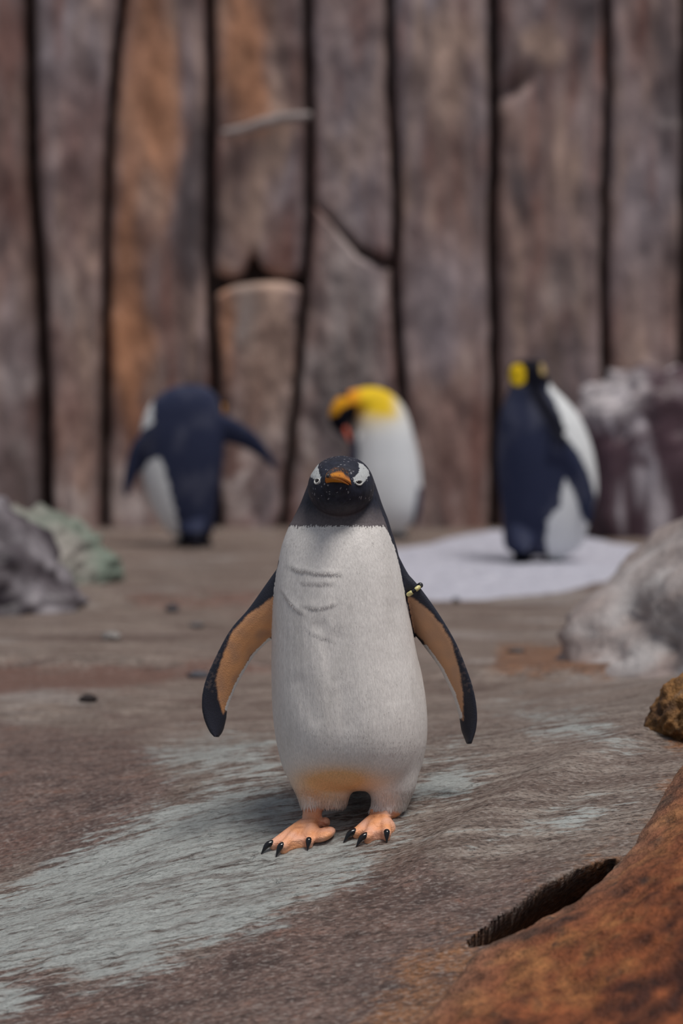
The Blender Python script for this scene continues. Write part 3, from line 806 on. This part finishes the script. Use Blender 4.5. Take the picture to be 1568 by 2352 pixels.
bv, bf, bn = fuse(pieces + feet, 0.0021, 5, 0.5)

# ease the joint between belly and legs
_px, _py = proj(bv)
_w = (sstep(1725, 1765, _py) * sstep(1852, 1835, _py) * (_px > 600) * (_px < 1000))[:, None]
_e = np.concatenate([bf[:, [0, 1]], bf[:, [1, 2]], bf[:, [2, 3]], bf[:, [3, 0]]])
_deg = np.bincount(_e.ravel(), minlength=len(bv))[:, None]
for _ in range(70):
    _s = np.stack([np.bincount(_e[:, 0], bv[_e[:, 1], k], len(bv)) + np.bincount(_e[:, 1], bv[_e[:, 0], k], len(bv)) for k in range(3)], 1)
    bv = bv + _w * 0.6 * (_s / _deg - bv)
# skin folds on the chest
gpx_, gpy_ = proj(bv)
front = bn[:, 1] < -0.15
disp = np.zeros(len(bv))
for pts, tau, dpt in [([(655, 1296), (690, 1306), (730, 1312), (790, 1316)], 14, .0030), ([(680, 1330), (720, 1336), (775, 1337)], 12, .0018), ([(640, 1346), (660, 1372), (680, 1396), (705, 1412)], 16, .0034), ([(690, 1388), (730, 1392), (780, 1386)], 14, .0022),
                    ([(720, 1246), (745, 1262)], 10, .0018), ([(700, 1440), (740, 1462), (780, 1470)], 16, .0012)]:
    pts = np.array(pts, float)
    sy_ = gpy_ + 5 * noise(bv * 45, 505) - np.interp(gpx_, pts[:, 0], pts[:, 1])
    fade = sstep(pts[0, 0] - 6, pts[0, 0] + 30, gpx_) * sstep(pts[-1, 0] + 6, pts[-1, 0] - 30, gpx_)
    disp += 0.58 * dpt * fade * np.where(sy_ < 0, np.exp(sy_ / (1.3 * tau)), sstep(13, 0, sy_)) * (1 + 0.5 * noise(bv * 38, 507))
for pts, w, dpt in [([(735, 1440), (752, 1500), (762, 1560)], 18, .0022), ([(775, 1470), (790, 1560), (800, 1660)], 24, .0024), ([(900, 1400), (890, 1500), (905, 1600)], 24, .0015), ([(690, 1570), (720, 1650)], 24, .0022), ([(765, 1600), (778, 1700), (770, 1780)], 30, .0030)]:
    d = line_d(gpx_, gpy_, pts)
    disp -= dpt * np.exp(-(d / w) ** 2)
inb = sstep(625, 650, gpx_) * sstep(985, 960, gpx_)
disp *= inb * front
disp += 0.0007 * fbm(bv * np.array([26, 26, 12]), 501, 3) * inb * (gpy_ > 1200) * (gpy_ < 1850)
# creases around the ankles
wr = np.minimum.reduce([line_d(gpx_, gpy_, [(690, 1889), (715, 1885), (735, 1890), (750, 1899)]), line_d(gpx_, gpy_, [(692, 1880), (716, 1876), (742, 1879)]) + 1, line_d(gpx_, gpy_, [(850, 1867), (880, 1864), (908, 1871)]), line_d(gpx_, gpy_, [(856, 1875), (882, 1873), (902, 1878)]) + 1])
disp -= 0.0022 * np.exp(-(wr / 3.2) ** 2) * (bn[:, 1] < 0.2)
bv = bv + bn * disp[:, None]
_t = make_mesh('tmp', bv, bf); _n = np.empty(len(bv) * 3, np.float32); _t.vertex_normals.foreach_get('vector', _n); bn = _n.reshape(-1, 3).astype(float); bpy.data.meshes.remove(_t)

OR_L = [(626, 1372), (609, 1384), (570, 1412), (531, 1455), (509, 1514), (495, 1562), (503, 1612), (513, 1640), (520, 1622), (533, 1583), (578, 1502), (622, 1464), (660, 1440), (660, 1380)]
OR_R = [(930, 1365), (955, 1378), (982, 1400), (1012, 1432), (1034, 1470), (1054, 1535), (1063, 1592), (1064, 1655), (1058, 1650), (1043, 1596), (1012, 1531), (980, 1482), (950, 1450), (920, 1420)]
EYE_L = [(733, 1062), (720, 1068), (710, 1082), (714, 1096), (722, 1101), (723, 1110), (729, 1113), (735, 1109), (737, 1098), (733, 1085), (730, 1074)]
EYE_R = [(822, 1062), (826, 1077), (820, 1090), (811, 1097), (813, 1108), (821, 1115), (829, 1114), (836, 1107), (848, 1092), (846, 1080), (834, 1067)]
ax_x = P(801, 1500, GY)[0]

def gentoo_paint(p, n):
    """returns colour, id (0 dark, 1 white, 2 flipper, 3 foot skin, 4 head)"""
    px, py = proj(p)
    j = noise(p * 260, 511) * 5 + noise(p * 90, 521) * 4
    N = len(p)
    dark = np.array((0.022, 0.024, 0.038)); white = np.array((0.80, 0.765, 0.74))
    col = np.tile(dark, (N, 1)) * (1 + 0.5 * noise(p * 150, 531))[:, None]
    ident = np.zeros(N, int)
    theta = np.degrees(np.arctan2(p[:, 0] - ax_x, -(p[:, 1] - GY)))
    lim_r = np.interp(py, [1205, 1226, 1260, 1306, 1371, 1450, 1560, 1650, 1800], [52, 60, 66, 70, 74, 82, 92, 96, 100]) + j * 0.5
    collar = 1207 + 0.0009 * (px - 775) ** 2 * 0 + j * 0.9 + 5 * np.abs(np.sin(px * 0.55)) * 0.6
    edge_l = np.interp(py, [1290, 1312, 1350, 1400, 1450, 1500, 1600], [640, 634, 629, 625, 623, 622, 622])
    in_fl_l = (poly_sd(px, py, LF_o + LF_i[::-1]) > -8) & (px < edge_l + 0.5) & (py > 1285)
    edge_r = np.interp(py, [1300, 1371, 1450, 1500, 1600, 1700], [921, 933, 948, 958, 977, 981])
    in_fl_r = (px > edge_r + 2) & (py > 1290) & (py < 1730) & (poly_sd(px, py, RF_o + RF_i[::-1]) > -10)
    fl = in_fl_l | in_fl_r
    w = (py > collar) & (theta < lim_r) & (theta > -108 + j) & ~fl & (p[:, 1] < GY + 0.09)
    # collar edge: greyer throat feathers
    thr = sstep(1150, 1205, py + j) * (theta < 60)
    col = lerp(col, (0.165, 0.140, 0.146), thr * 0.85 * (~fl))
    wc = np.tile(white, (N, 1))
    wc = lerp(wc, (0.58, 0.55, 0.52), np.clip(0.55 * fbm(p * np.array([22, 22, 9]), 541, 3), 0, 0.45))
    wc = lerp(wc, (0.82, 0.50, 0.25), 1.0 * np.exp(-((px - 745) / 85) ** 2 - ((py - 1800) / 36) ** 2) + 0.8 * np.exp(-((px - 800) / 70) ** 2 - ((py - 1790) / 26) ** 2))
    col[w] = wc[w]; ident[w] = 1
    # head
    head = (py < 1200) & ~fl
    ident[head & ~w] = 4
    ep = np.maximum(poly_sd(px, py, EYE_L), poly_sd(px, py, EYE_R)) + 0.25 * j
    ew = head & (ep > 0) & (p[:, 1] < GY + 0.02)
    col[ew] = (0.52, 0.54, 0.55)
    spk = noise(p * 300, 551) > 0.47
    col[head & spk & (np.abs(px - 785) < 75) & (py < 1150)] = (0.30, 0.30, 0.33)
    # flippers
    under = fl & (n[:, 1] < 0.05)
    col[fl] = dark
    ident[fl] = 2
    so = np.maximum(poly_sd(px, py, OR_L), poly_sd(px, py, OR_R)) + 0.45 * j
    tr = np.minimum(line_d(px, py, LF_i[3:8]), line_d(px, py, RF_i[4:9]))
    oc = np.tile(np.array((0.82, 0.40, 0.18)), (N, 1)); oc = lerp(oc, (0.60, 0.32, 0.18), 0.5 + 1.2 * noise(p * 45, 561))
    right = (px > 900)
    oc = lerp(oc, (0.58, 0.36, 0.23), right * 0.6 + 0 * px)
    f = sstep(-3, 3, so) * under
    col = col * (1 - f)[:, None] + oc * f[:, None]
    mot = fl & (so < -3) & (noise(p * 170, 565) > 0.15) & (py > 1440) & (py < 1590) & under
    col[mot] = (0.075, 0.06, 0.065)
    wt = fl & (tr + 0.3 * j < 6.5) & (py < 1650)
    col[wt] = (0.90, 0.86, 0.83)
    # feet
    fz = np.where(px < 790, 1847, 1853) + 0.8 * j
    fo = (py > fz) & (p[:, 1] < GY + 0.10)
    fc = np.tile(np.array((0.90, 0.40, 0.19)), (N, 1)); fc = lerp(fc, (0.86, 0.46, 0.32), 0.4 + 1.3 * noise(p * 40, 571))
    fc = lerp(fc, (0.40, 0.15, 0.08), np.clip(1.2 * noise(p * np.array([60, 60, 200]), 581) - 0.25, 0, .6))
    col[fo] = fc[fo]; ident[fo] = 3
    return col, ident

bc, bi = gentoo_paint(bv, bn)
origin = np.array([P(800, 1900, GY)[0], GY, float(terrain(0.0, GY))])
gentoo = empty('gentoo_penguin', origin, label='gentoo penguin facing forward with orange bill, white belly and banded flipper', category='penguin')
body_me = make_mesh('body', bv - origin, bf, attrs=dict(col=bc, rnd=np.full(len(bv), 0.5)))
body = obj('body', body_me, M_feather, gentoo, label='white belly with black head, back and flipper edges')
# feet skin: smoother second material on the same continuous mesh
t = NT('foot_skin'); nf = t.noise(t.coord((1, 1, 2.5)), 170, 4, 0.6); nf2 = t.vor(t.coord(), 420)
M_foot = t.out(t.attr('col'), 0.42, t.bump(nf2, 0.35, .0012, t.bump(nf, 0.6, .003)), 0.45)
t = NT('flipper_skin'); nf = t.vor(t.coord((1, 1, 0.7)), 620)
M_flip = t.out(t.attr('col'), 0.45, t.bump(nf, 0.4, .0008), 0.4)
body_me.materials.append(M_foot); body_me.materials.append(M_flip)
fid = bi[bf]
mi = np.where((fid == 3).sum(1) >= 2, 1, np.where((fid == 2).sum(1) >= 2, 2, 0)).astype(np.int32)
body_me.polygons.foreach_set('material_index', mi)

# short feathers lying on the body
rs = np.random.default_rng(3)
tri = np.concatenate([bf[:, [0, 1, 2]], bf[:, [0, 2, 3]]])
ta, tb, tc = bv[tri[:, 0]], bv[tri[:, 1]], bv[tri[:, 2]]
ar = np.linalg.norm(np.cross(tb - ta, tc - ta), axis=1)
NB = 250000
pick = rs.choice(len(tri), NB, p=ar / ar.sum())
r1 = np.sqrt(rs.random(NB)); r2 = rs.random(NB)
w0, w1_, w2_ = 1 - r1, r1 * (1 - r2), r1 * r2
pt = ta[pick] * w0[:, None] + tb[pick] * w1_[:, None] + tc[pick] * w2_[:, None]
nn = bn[tri[pick, 0]] * w0[:, None] + bn[tri[pick, 1]] * w1_[:, None] + bn[tri[pick, 2]] * w2_[:, None]
nn /= np.linalg.norm(nn, axis=1)[:, None]
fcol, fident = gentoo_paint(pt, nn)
ppx, ppy = proj(pt)
keep = (fident != 3) & (fident != 2)
keep &= ~((ppy < 1125) & (np.hypot((ppx - 728) / 11, (ppy - 1103) / 10) < 1)) & ~((ppy < 1125) & (np.hypot((ppx - 823) / 14, (ppy - 1106) / 10) < 1))
keep &= ~((np.abs(ppx - 772) < 34) & (np.abs(ppy - 1096) < 22) & (pt[:, 1] < GY - 0.08))
pt, nn, fcol, fident, ppx, ppy = [a[keep] for a in (pt, nn, fcol, fident, ppx, ppy)]
N = len(pt)
down = np.tile(np.array([0.0, 0.05, -1.0]), (N, 1))
hd = pt - P(772, 1095, GY - 0.14); hd /= np.linalg.norm(hd, axis=1)[:, None]
hw = sstep(1215, 1160, ppy)[:, None]
flow = down * (1 - hw) + hd * hw
flow += 0.35 * np.stack([noise(pt * 35, 591), noise(pt * 35, 592), noise(pt * 35, 593)], -1)
flow += rs.normal(0, 0.12, (N, 3))
flow -= nn * (flow * nn).sum(1)[:, None]; flow /= np.linalg.norm(flow, axis=1)[:, None] + 1e-9
side = np.cross(flow, nn)
Ln = np.where(ppy < 1200, 0.0036, 0.0070) * rs.uniform(0.7, 1.25, N)
low = sstep(1800, 1850, ppy); Ln = Ln * (1 + 0.9 * low)
lift = rs.uniform(0.0, 0.085, N) + 0.20 * low
wd = np.where(ppy < 1200, 0.0007, 0.00085) * rs.uniform(0.7, 1.3, N)
base_ = pt - nn * 0.0006
tip = base_ + flow * Ln[:, None] + nn * (Ln * lift)[:, None]
mid = base_ + flow * (Ln * .45)[:, None] + nn * (Ln * lift * .6)[:, None]
V = np.stack([base_ - side * (wd * .6)[:, None], base_ + side * (wd * .6)[:, None], mid + side * wd[:, None] , tip, mid - side * wd[:, None]], 1).reshape(-1, 3)
i0 = np.arange(N) * 5
Fq = np.concatenate([np.stack([i0, i0 + 1, i0 + 2, i0 + 4], 1)])
Ft = np.stack([i0 + 4, i0 + 2, i0 + 3], 1)
me = bpy.data.meshes.new('feathers')
me.vertices.add(len(V)); me.vertices.foreach_set('co', (V - origin).astype(np.float32).ravel())
li = np.concatenate([Fq.ravel(), Ft.ravel()]).astype(np.int32)
me.loops.add(len(li)); me.loops.foreach_set('vertex_index', li)
me.polygons.add(2 * N); me.polygons.foreach_set('loop_start', np.concatenate([np.arange(N) * 4, 4 * N + np.arange(N) * 3]).astype(np.int32))
me.update(calc_edges=True)
me.polygons.foreach_set('use_smooth', np.ones(2 * N, bool))
rr = np.clip(0.5 + rs.normal(0, 0.22, N), 0, 1)
set_attr(me, 'col', np.repeat(fcol, 5, 0)); set_attr(me, 'rnd', np.repeat(rr, 5))
sn = nn + 0.30 * flow * rs.uniform(-0.2, 1, N)[:, None] + rs.normal(0, 0.06, (N, 3)); sn /= np.linalg.norm(sn, axis=1)[:, None]
me.normals_split_custom_set_from_vertices(np.repeat(sn, 5, 0).tolist())
obj('feathers', me, M_feather, gentoo, kind='stuff', label='short overlapping body feathers')

# bill
bvh = BVHTree.FromPolygons([Vector(q) for q in bv], bf.tolist())
def surf(px, py):
    d = P(px, py, 3.0) - CAM
    hit = bvh.ray_cast(Vector(CAM), Vector(d).normalized())
    return np.array(hit[0]), np.array(hit[1])
B0 = P(779, 1100, GY - 0.104); B1 = P(752, 1090, GY - 0.184)
axv = B1 - B0; BL = np.linalg.norm(axv); axv /= BL
sdv = np.cross(axv, [0, 0, 1]); sdv /= np.linalg.norm(sdv); upv = np.cross(sdv, axv)
if sdv[0] < 0: sdv = -sdv
def bill_half(upper):
    n, m = 22, 18
    rings = []; cols = []
    for s in np.linspace(0, 1, n):
        wdt = 0.0245 * (1 - s) ** 0.9 * (1 if upper else 0.93) + 0.0022
        hgt = (0.0170 * (1 - s ** 1.6) + 0.0042) if upper else (0.0060 * (1 - s) ** .6 + 0.0018)
        drop = -0.016 * (1 - s) ** 2.0
        hook = -0.004 * s ** 4 if upper else 0
        ln = s * BL * (1.0 if upper else 0.93)
        c = B0 + axv * ln + upv * hook
        for k in range(m):
            a = 2 * math.pi * k / m
            ca, sa = math.cos(a), math.sin(a)
            xx = wdt * np.sign(ca) * abs(ca) ** 0.9
            edge_drop = drop * abs(ca) ** 3
            if upper: zz = hgt * (0.55 * sa + 0.45 * (1 - abs(ca)) ** 0.8) if sa > 0 else 0.0015 * sa
            else: zz = -0.0012 + (0.001 * sa if sa > 0 else hgt * sa)
            p = c + sdv * xx + upv * (zz + edge_drop) - axv * (0.010 * abs(ca) ** 4 * (1 - s))
            rings.append(p)
            orange = np.array((0.80, 0.31, 0.015))
            orange = orange + (np.array((0.70, 0.17, 0.02)) - orange) * (0.7 * abs(ca) ** 2 * (1 - s))
            blackc = np.array((0.018, 0.018, 0.024))
            if upper: f = max(sstep(0.66, 0.80, sa - 0.10 * s), sstep(0.88, 0.95, s), sstep(0.0, 0.14, sa - 0.04 - 1.5 * s))
            else: f = sstep(0.80, 0.95, s) * 0.6
            cols.append(orange * (1 - f) + blackc * f)
    v, f = rings_mesh(np.array(rings).reshape(n, m, 3))
    cols = np.array(cols + [cols[0], cols[-1]])
    return v, f, cols
for up_, nm_ in ((True, 'upper_bill'), (False, 'lower_bill')):
    v, f, c = bill_half(up_)
    obj(nm_, make_mesh(nm_, v - origin, f, attrs=dict(col=c)), M_beak, gentoo, label='orange bill half with dark ridge and tip' if up_ else 'orange lower bill half')
# eyes
for (px, py, ew_, eh_) in ((728.5, 1103.5, .0064, .0058), (823.5, 1107, .0076, .0050)):
    s, nr = surf(px, py)
    nr = nr / np.linalg.norm(nr)
    t1 = np.cross([0, 0, 1.0], nr); t1 /= np.linalg.norm(t1); t2 = np.cross(nr, t1)
    c = s - nr * 0.0012 - t2 * 0.0006
    v, f = ellipsoid(c, (ew_ * 0.86, eh_ * 0.80, .0032), np.stack([t1, t2, nr], 1), 24, 16)
    eye = obj('eye', make_mesh('eye', v - origin, f), M_eye, gentoo, label='dark glossy eye')
    a = np.linspace(0, 2 * math.pi, 30, endpoint=False)
    rings = []
    for q in a:
        rad = np.array((ew_, eh_)); fl_ = 0.50 if math.sin(q) > 0 else 1.0      # flat upper lid
        cen = s + t1 * rad[0] * math.cos(q) + t2 * rad[1] * math.sin(q) * fl_ + nr * 0.0006
        dirr = t1 * math.cos(q) + t2 * math.sin(q)
        rr_ = 0.0009 + 0.0008 * max(0, -math.sin(q))
        rings.append([cen + dirr * rr_ * math.cos(b) + nr * rr_ * math.sin(b) for b in np.linspace(0, 2 * math.pi, 8, endpoint=False)])
    rings = np.array(rings); ff = []
    for i in range(30):
        for k in range(8):
            ff.append([i * 8 + k, i * 8 + (k + 1) % 8, ((i + 1) % 30) * 8 + (k + 1) % 8, ((i + 1) % 30) * 8 + k])
    obj('eyelid', make_mesh('eyelid', rings.reshape(-1, 3) - origin, ff), M_lid, eye, label='pale ring around the eye')
# claws
for path, rad in claws:
    v, f = tube(path, rad, 12, 18)
    obj('claw', make_mesh('claw', v - origin, f), M_black, gentoo, label='black curved claw')
# flipper band
e0 = P(935, 1367, GY - 0.030); e1 = P(965, 1346, GY - 0.030)
cb = (e0 + e1) / 2 + np.array([0, 0.018, 0]); hb = (e1 - e0) / 2 * 1.02
a = np.linspace(0, 2 * math.pi, 48, endpoint=False)
loop = np.array([cb + hb * math.cos(q) * (1.0) + np.array([0, -0.026, 0]) * np.sign(math.sin(q)) * abs(math.sin(q)) ** 0.55 for q in a])
ang = np.degrees(a)
def band_piece(sel, r):
    idx = [i for i in range(48) if sel(ang[i])]
    p = loop[idx]
    return tube(p, [r] * len(p), 10, max(8, len(p) * 2), up=(0.6, 0, 0.8))
v, f = tube(np.concatenate([loop, loop[:1]]), [.0030] * 49, 10, 120, up=(0.57, 0, 0.82))
band = obj('flipper_band', make_mesh('flipper_band', v - origin, f), M_bandblack, gentoo, label='black identification band with pale yellow segments')
for lo, hi in ((38, 72), (112, 146)):
    v, f = band_piece(lambda d: lo <= d <= hi, .0040)
    obj('band_segment', make_mesh('band_segment', v - origin, f), M_yellow, band, label='pale yellow segment')
for q in (0, 180):
    c = loop[np.argmin(np.abs(ang - q))] + np.array([0, -0.006, 0])
    v, f = ellipsoid(c, (.0050, .0050, .0050), None, 14, 10)
    obj('band_knob', make_mesh('band_knob', v - origin, f), M_bandblack, band)

# ------------------------------------------------------------------ king penguins
NAVY = np.array((0.030, 0.036, 0.072)); WHT = np.array((0.76, 0.78, 0.80)); BLK = np.array((0.008, 0.008, 0.014))
def king(name, pieces, Y0, base, paint, label, voxel=0.007):
    v, f, n = fuse(pieces, voxel, 5, 0.5)
    px, py = proj(v)
    j = 4 * noise(v * 40, 601) + 3 * noise(v * 110, 602)
    col = paint(v, n, px, py, j)
    lum = col.max(1)
    patch = np.clip(0.9 * fbm(v * np.array([9, 9, 5.5]), 603, 3) + 0.05, 0, 0.5) * (lum > 0.03) * (lum < 0.3)
    col = lerp(col, (0.10, 0.105, 0.15), patch)
    root = empty(name, base, label=label, category='penguin', group='king penguins by the back wall')
    me = make_mesh('body', v - np.asarray(base), f, attrs=dict(col=col, rnd=np.full(len(v), .5)))
    obj('body', me, M_king, root)
    return root
def kfeet(pxs, py, Y0, up=0.0):
    out = []
    for x in pxs:
        g = P(x, py, Y0); 
        g[2] = float(terrain(g[0], g[1])) + up
        out.append(tube([g + [0, .02, .10], g + [0, .01, .035]], [.030, .022], 12, 8, up=(0, 1, 0)))
        for s in (-.035, 0, .035):
            out.append(tube([g + [0, .01, .03], g + [s * 0.7, -.03, .018], g + [s, -.075, .010]], [.022, .014, .010], 10, 8))
    return out

# left king: back view, head bowed to its right, flippers spread
YL = 11.55
rows = [(882, 428, 440, .02, .02), (889, 396, 474, .06, .06), (905, 366, 494, .09, .09), (930, 344, 505, .11, .12), (960, 330, 511, .12, .14), (1000, 322, 514, .13, .15), (1050, 322, 513, .135, .155),
        (1100, 328, 507, .135, .155), (1150, 343, 499, .13, .145), (1190, 362, 494, .12, .13), (1220, 385, 489, .10, .10), (1238, 410, 478, .05, .06)]
pl = [body_loft(rows, YL, 40, 60),
      blade([(425, 945), (372, 968), (338, 985), (306, 1014), (290, 1058), (283, 1100), (282, 1125), (288, 1140)], [(420, 1050), (375, 1040), (355, 1045), (332, 1062), (318, 1090), (306, 1115), (300, 1130), (293, 1140)], YL - .06, YL - .03, [.035, .03, .024, .02, .017, .014, .012, .009]),
      blade([(470, 930), (505, 948), (538, 962), (575, 985), (606, 1018), (630, 1058), (637, 1078)], [(470, 1030), (505, 1016), (532, 1020), (562, 1030), (592, 1048), (618, 1068), (632, 1080)], YL - .02, YL, [.035, .03, .024, .02, .016, .012, .009]),
      ellipsoid(P(488, 938, YL + .10), (.062, .075, .062)), tube([P(455, 920, YL + .04), P(490, 938, YL + .12)], [.08, .06], 16, 8),
      tube([P(440, 1195, YL - .08), P(446, 1232, YL - .14), P(455, 1247, YL - .19)], [.07, .05, .025], 16, 10, flat=.5, up=(0, 1, 0))]
gl = float(terrain(P(440, 1240, YL)[0], YL))
pl += kfeet((418, 470), 1240, YL)
def paint_l(v, n, px, py, j):
    col = np.tile(NAVY, (len(v), 1))
    flip_l = poly_sd(px, py, [(372, 966), (336, 984), (302, 1012), (284, 1055), (276, 1110), (280, 1145), (300, 1140), (318, 1092), (340, 1058), (380, 1040)]) > -2
    flip_r = (px > 516)
    bx = np.interp(py, [880, 905, 930, 985, 1030, 1060, 1115, 1177, 1222, 1240], [395, 355, 350, 352, 352, 372, 388, 402, 412, 415]) + j
    w = (px < bx) & ~(flip_l & (v[:, 1] < YL + .03)) & ~flip_r & (py < 1240)
    w |= (n[:, 1] > 0.25) & (px < 440) & ~flip_l & (py < 1225)
    col[w] = WHT
    hd = (px > 488) & (py < 962) & (v[:, 1] > YL + .03)
    col[hd] = BLK
    col[hd & (px > 511 + j * .4) & (py < 952) & (py > 927)] = (0.62, 0.27, 0.02)
    col[(py > 1222) & ~w] = BLK
    return col
kl = king('king_penguin', pl, YL, (P(440, 1240, YL)[0], YL, gl), paint_l, 'king penguin seen from behind with both flippers spread and head bowed')
# its bill, on the far side of the bowed head
base = np.array(kl.location)
v, f = tube([P(500, 940, YL + .15), P(508, 962, YL + .19), P(505, 985, YL + .21)], [.018, .012, .004], 12, 12)
obj('bill', make_mesh('bill', v - base, f), M_black, kl)

# centre king: belly towards us, head bent down preening
YC = 12.2
rows = [(889, 838, 862, .03, .03), (895, 820, 882, .06, .06), (910, 806, 906, .08, .09), (935, 803, 927, .10, .11), (965, 805, 940, .12, .12), (1000, 808, 949, .135, .13), (1050, 806, 956, .145, .135), (1100, 804, 960, .15, .135), (1150, 808, 960, .145, .13),
        (1185, 815, 953, .13, .12), (1212, 830, 935, .10, .10), (1228, 850, 910, .05, .05)]
pc = [body_loft(rows, YC, 40, 60),
      tube([P(845, 925, YC - .02), P(815, 922, YC - .07), P(790, 936, YC - .09), P(781, 964, YC - .09), P(788, 990, YC - .09)], [.078, .060, .058, .057, .034], 20, 24, up=(0, 1, 0)),
      blade([(830, 985), (812, 1010), (803, 1050), (800, 1100), (804, 1150)], [(840, 1060), (832, 1070), (824, 1085), (816, 1110), (808, 1150)], YC - .10, YC - .02, [.03, .025, .02, .015, .01]),
      blade([(945, 1000), (958, 1050), (966, 1110), (966, 1165), (955, 1208)], [(930, 1030), (940, 1080), (945, 1130), (944, 1170), (945, 1208)], YC + .02, YC + .10, [.03, .025, .02, .015, .01])]
pc += kfeet((865, 915), 1236, YC)
gc = float(terrain(P(885, 1236, YC)[0], YC))
def paint_c(v, n, px, py, j):
    col = np.tile(WHT, (len(v), 1))
    col = lerp(col, (0.80, 0.62, 0.30), 0.75 * np.exp(-((px - 850) / 60) ** 2 - ((py - 958) / 28) ** 2))
    col = lerp(col, (0.86, 0.58, 0.03), sstep(968, 940, py - 0.12 * (px - 850) + j) * sstep(930, 890, px))
    col = lerp(col, (0.80, 0.30, 0.02), sstep(845, 805, px) * sstep(985, 940, py))
    hd = (px < 816 - 0.25 * (py - 960) + j) & (py > 930) & (py < 1005) & (v[:, 1] < YC)
    hd |= (px < 800) & (py < 1000)
    col[hd] = BLK
    ear = poly_sd(px, py, [(748, 950), (756, 922), (776, 910), (804, 914), (803, 928), (786, 936), (773, 952), (760, 958)]) + j > 0
    col[ear & (py < 970) & (px < 810)] = (0.80, 0.36, 0.02)
    back = (n[:, 1] > 0.3) & (v[:, 1] > YC + .02)
    col[back] = NAVY
    fl = ((px < np.interp(py, [990, 1040, 1150], [818, 824, 806])) & (py > 992) & (py < 1160) & (v[:, 1] < YC + .02)) | ((px > 955 - 0.15 * (py - 1150)) & (py > 1120))
    col[fl] = NAVY
    col[(py > 1226)] = BLK
    return col
kc = king('king_penguin', pc, YC, (P(885, 1236, YC)[0], YC, gc), paint_c, 'king penguin with yellow neck bending its head down to preen its white breast')
base = np.array(kc.location)
v, f = tube([P(788, 975, YC - .10), P(796, 1002, YC - .12), P(808, 1024, YC - .13)], [.020, .013, .004], 12, 14)
bl = obj('bill', make_mesh('bill', v - base, f), M_black, kc)
v, f = tube([P(792, 982, YC - .118), P(797, 996, YC - .13), P(803, 1012, YC - .137)], [.011, .012, .005], 10, 10)
obj('bill_plate', make_mesh('bill_plate', v - base, f), plain('red_orange_bill_plate', (0.62, 0.10, 0.045), 0.4), bl, label='red orange plate of the bill')

# right king: back three-quarter view, on the snow
YR = 10.32
rows = [(826, 1203, 1228, .03, .03), (832, 1188, 1243, .05, .05), (848, 1176, 1252, .065, .065), (870, 1172, 1258, .07, .07), (892, 1168, 1272, .075, .08), (915, 1160, 1296, .09, .10), (945, 1148, 1322, .11, .12), (980, 1142, 1342, .13, .135), (1030, 1140, 1360, .145, .15), (1080, 1141, 1369, .15, .155), (1130, 1146, 1371, .15, .155),
        (1180, 1152, 1358, .145, .15), (1225, 1155, 1345, .13, .14), (1258, 1160, 1330, .11, .12), (1275, 1185, 1305, .06, .07)]
prr = [body_loft(rows, YR, 40, 70),
       ellipsoid(P(1190, 858, YR + .02), (.046, .06, .05)),
       blade([(1270, 985), (1300, 1010), (1325, 1045), (1345, 1090), (1358, 1140), (1363, 1180), (1357, 1202)], [(1250, 1080), (1285, 1085), (1302, 1098), (1316, 1120), (1328, 1150), (1338, 1180), (1350, 1202)], YR - .14, YR - .12, [.035, .03, .024, .02, .016, .012, .009]),
       tube([P(1200, 1222, YR - .10), P(1200, 1254, YR - .15), P(1205, 1266, YR - .18)], [.06, .045, .02], 16, 10, flat=.5, up=(0, 1, 0))]
gr = float(snow_top(P(1225, 1275, YR)[0], YR))
prr += kfeet((1195, 1270), 1275, YR, gr - float(terrain(P(1225, 1275, YR)[0], YR)))
def paint_r(v, n, px, py, j):
    col = np.tile(NAVY, (len(v), 1))
    col = lerp(col, BLK, np.exp(-(line_d(px, py, [(1215, 850), (1235, 910), (1270, 970), (1288, 1005)]) / 26) ** 2))
    bx = np.interp(py, [820, 870, 900, 930, 960, 1000, 1040, 1090, 1110, 1135, 1160, 1190, 1250, 1290], [1300, 1256, 1262, 1276, 1290, 1298, 1308, 1300, 1294, 1290, 1288, 1258, 1253, 1262]) + j
    fl = poly_sd(px, py, [(1280, 995), (1300, 1008), (1327, 1043), (1349, 1088), (1363, 1138), (1368, 1182), (1356, 1208), (1338, 1185), (1328, 1152), (1316, 1122), (1302, 1100), (1280, 1080)]) > -3
    w = (px > bx) & ~(fl & (v[:, 1] < YR - .04)) & (py > 872) & (py < 1284)
    w |= (n[:, 1] > 0.35) & (py > 900) & (px > 1200) & (py < 1280)
    col[w] = WHT
    hd = (py < 885) & (px < 1262)
    col[hd] = BLK
    ear = ((px - 1188) / 19) ** 2 + ((py - 861) / 25) ** 2 + j * .03 < 1
    col[ear & (n[:, 1] < .4)] = (0.90, 0.60, 0.02)
    ear2 = ((px - 1247) / 8) ** 2 + ((py - 846) / 16) ** 2 < 1
    col[ear2] = (0.45, 0.33, 0.15)
    col[(py > 1268) & ~w] = BLK
    return col
kr = king('king_penguin', prr, YR, (P(1225, 1275, YR)[0], YR, gr), paint_r, 'king penguin standing on the snow with yellow ear patch and dark back')
base = np.array(kr.location)
v, f = tube([P(1190, 858, YR + .06), P(1180, 850, YR + .13), P(1174, 846, YR + .18)], [.022, .013, .004], 12, 12)
obj('bill', make_mesh('bill', v - base, f), M_black, kr)
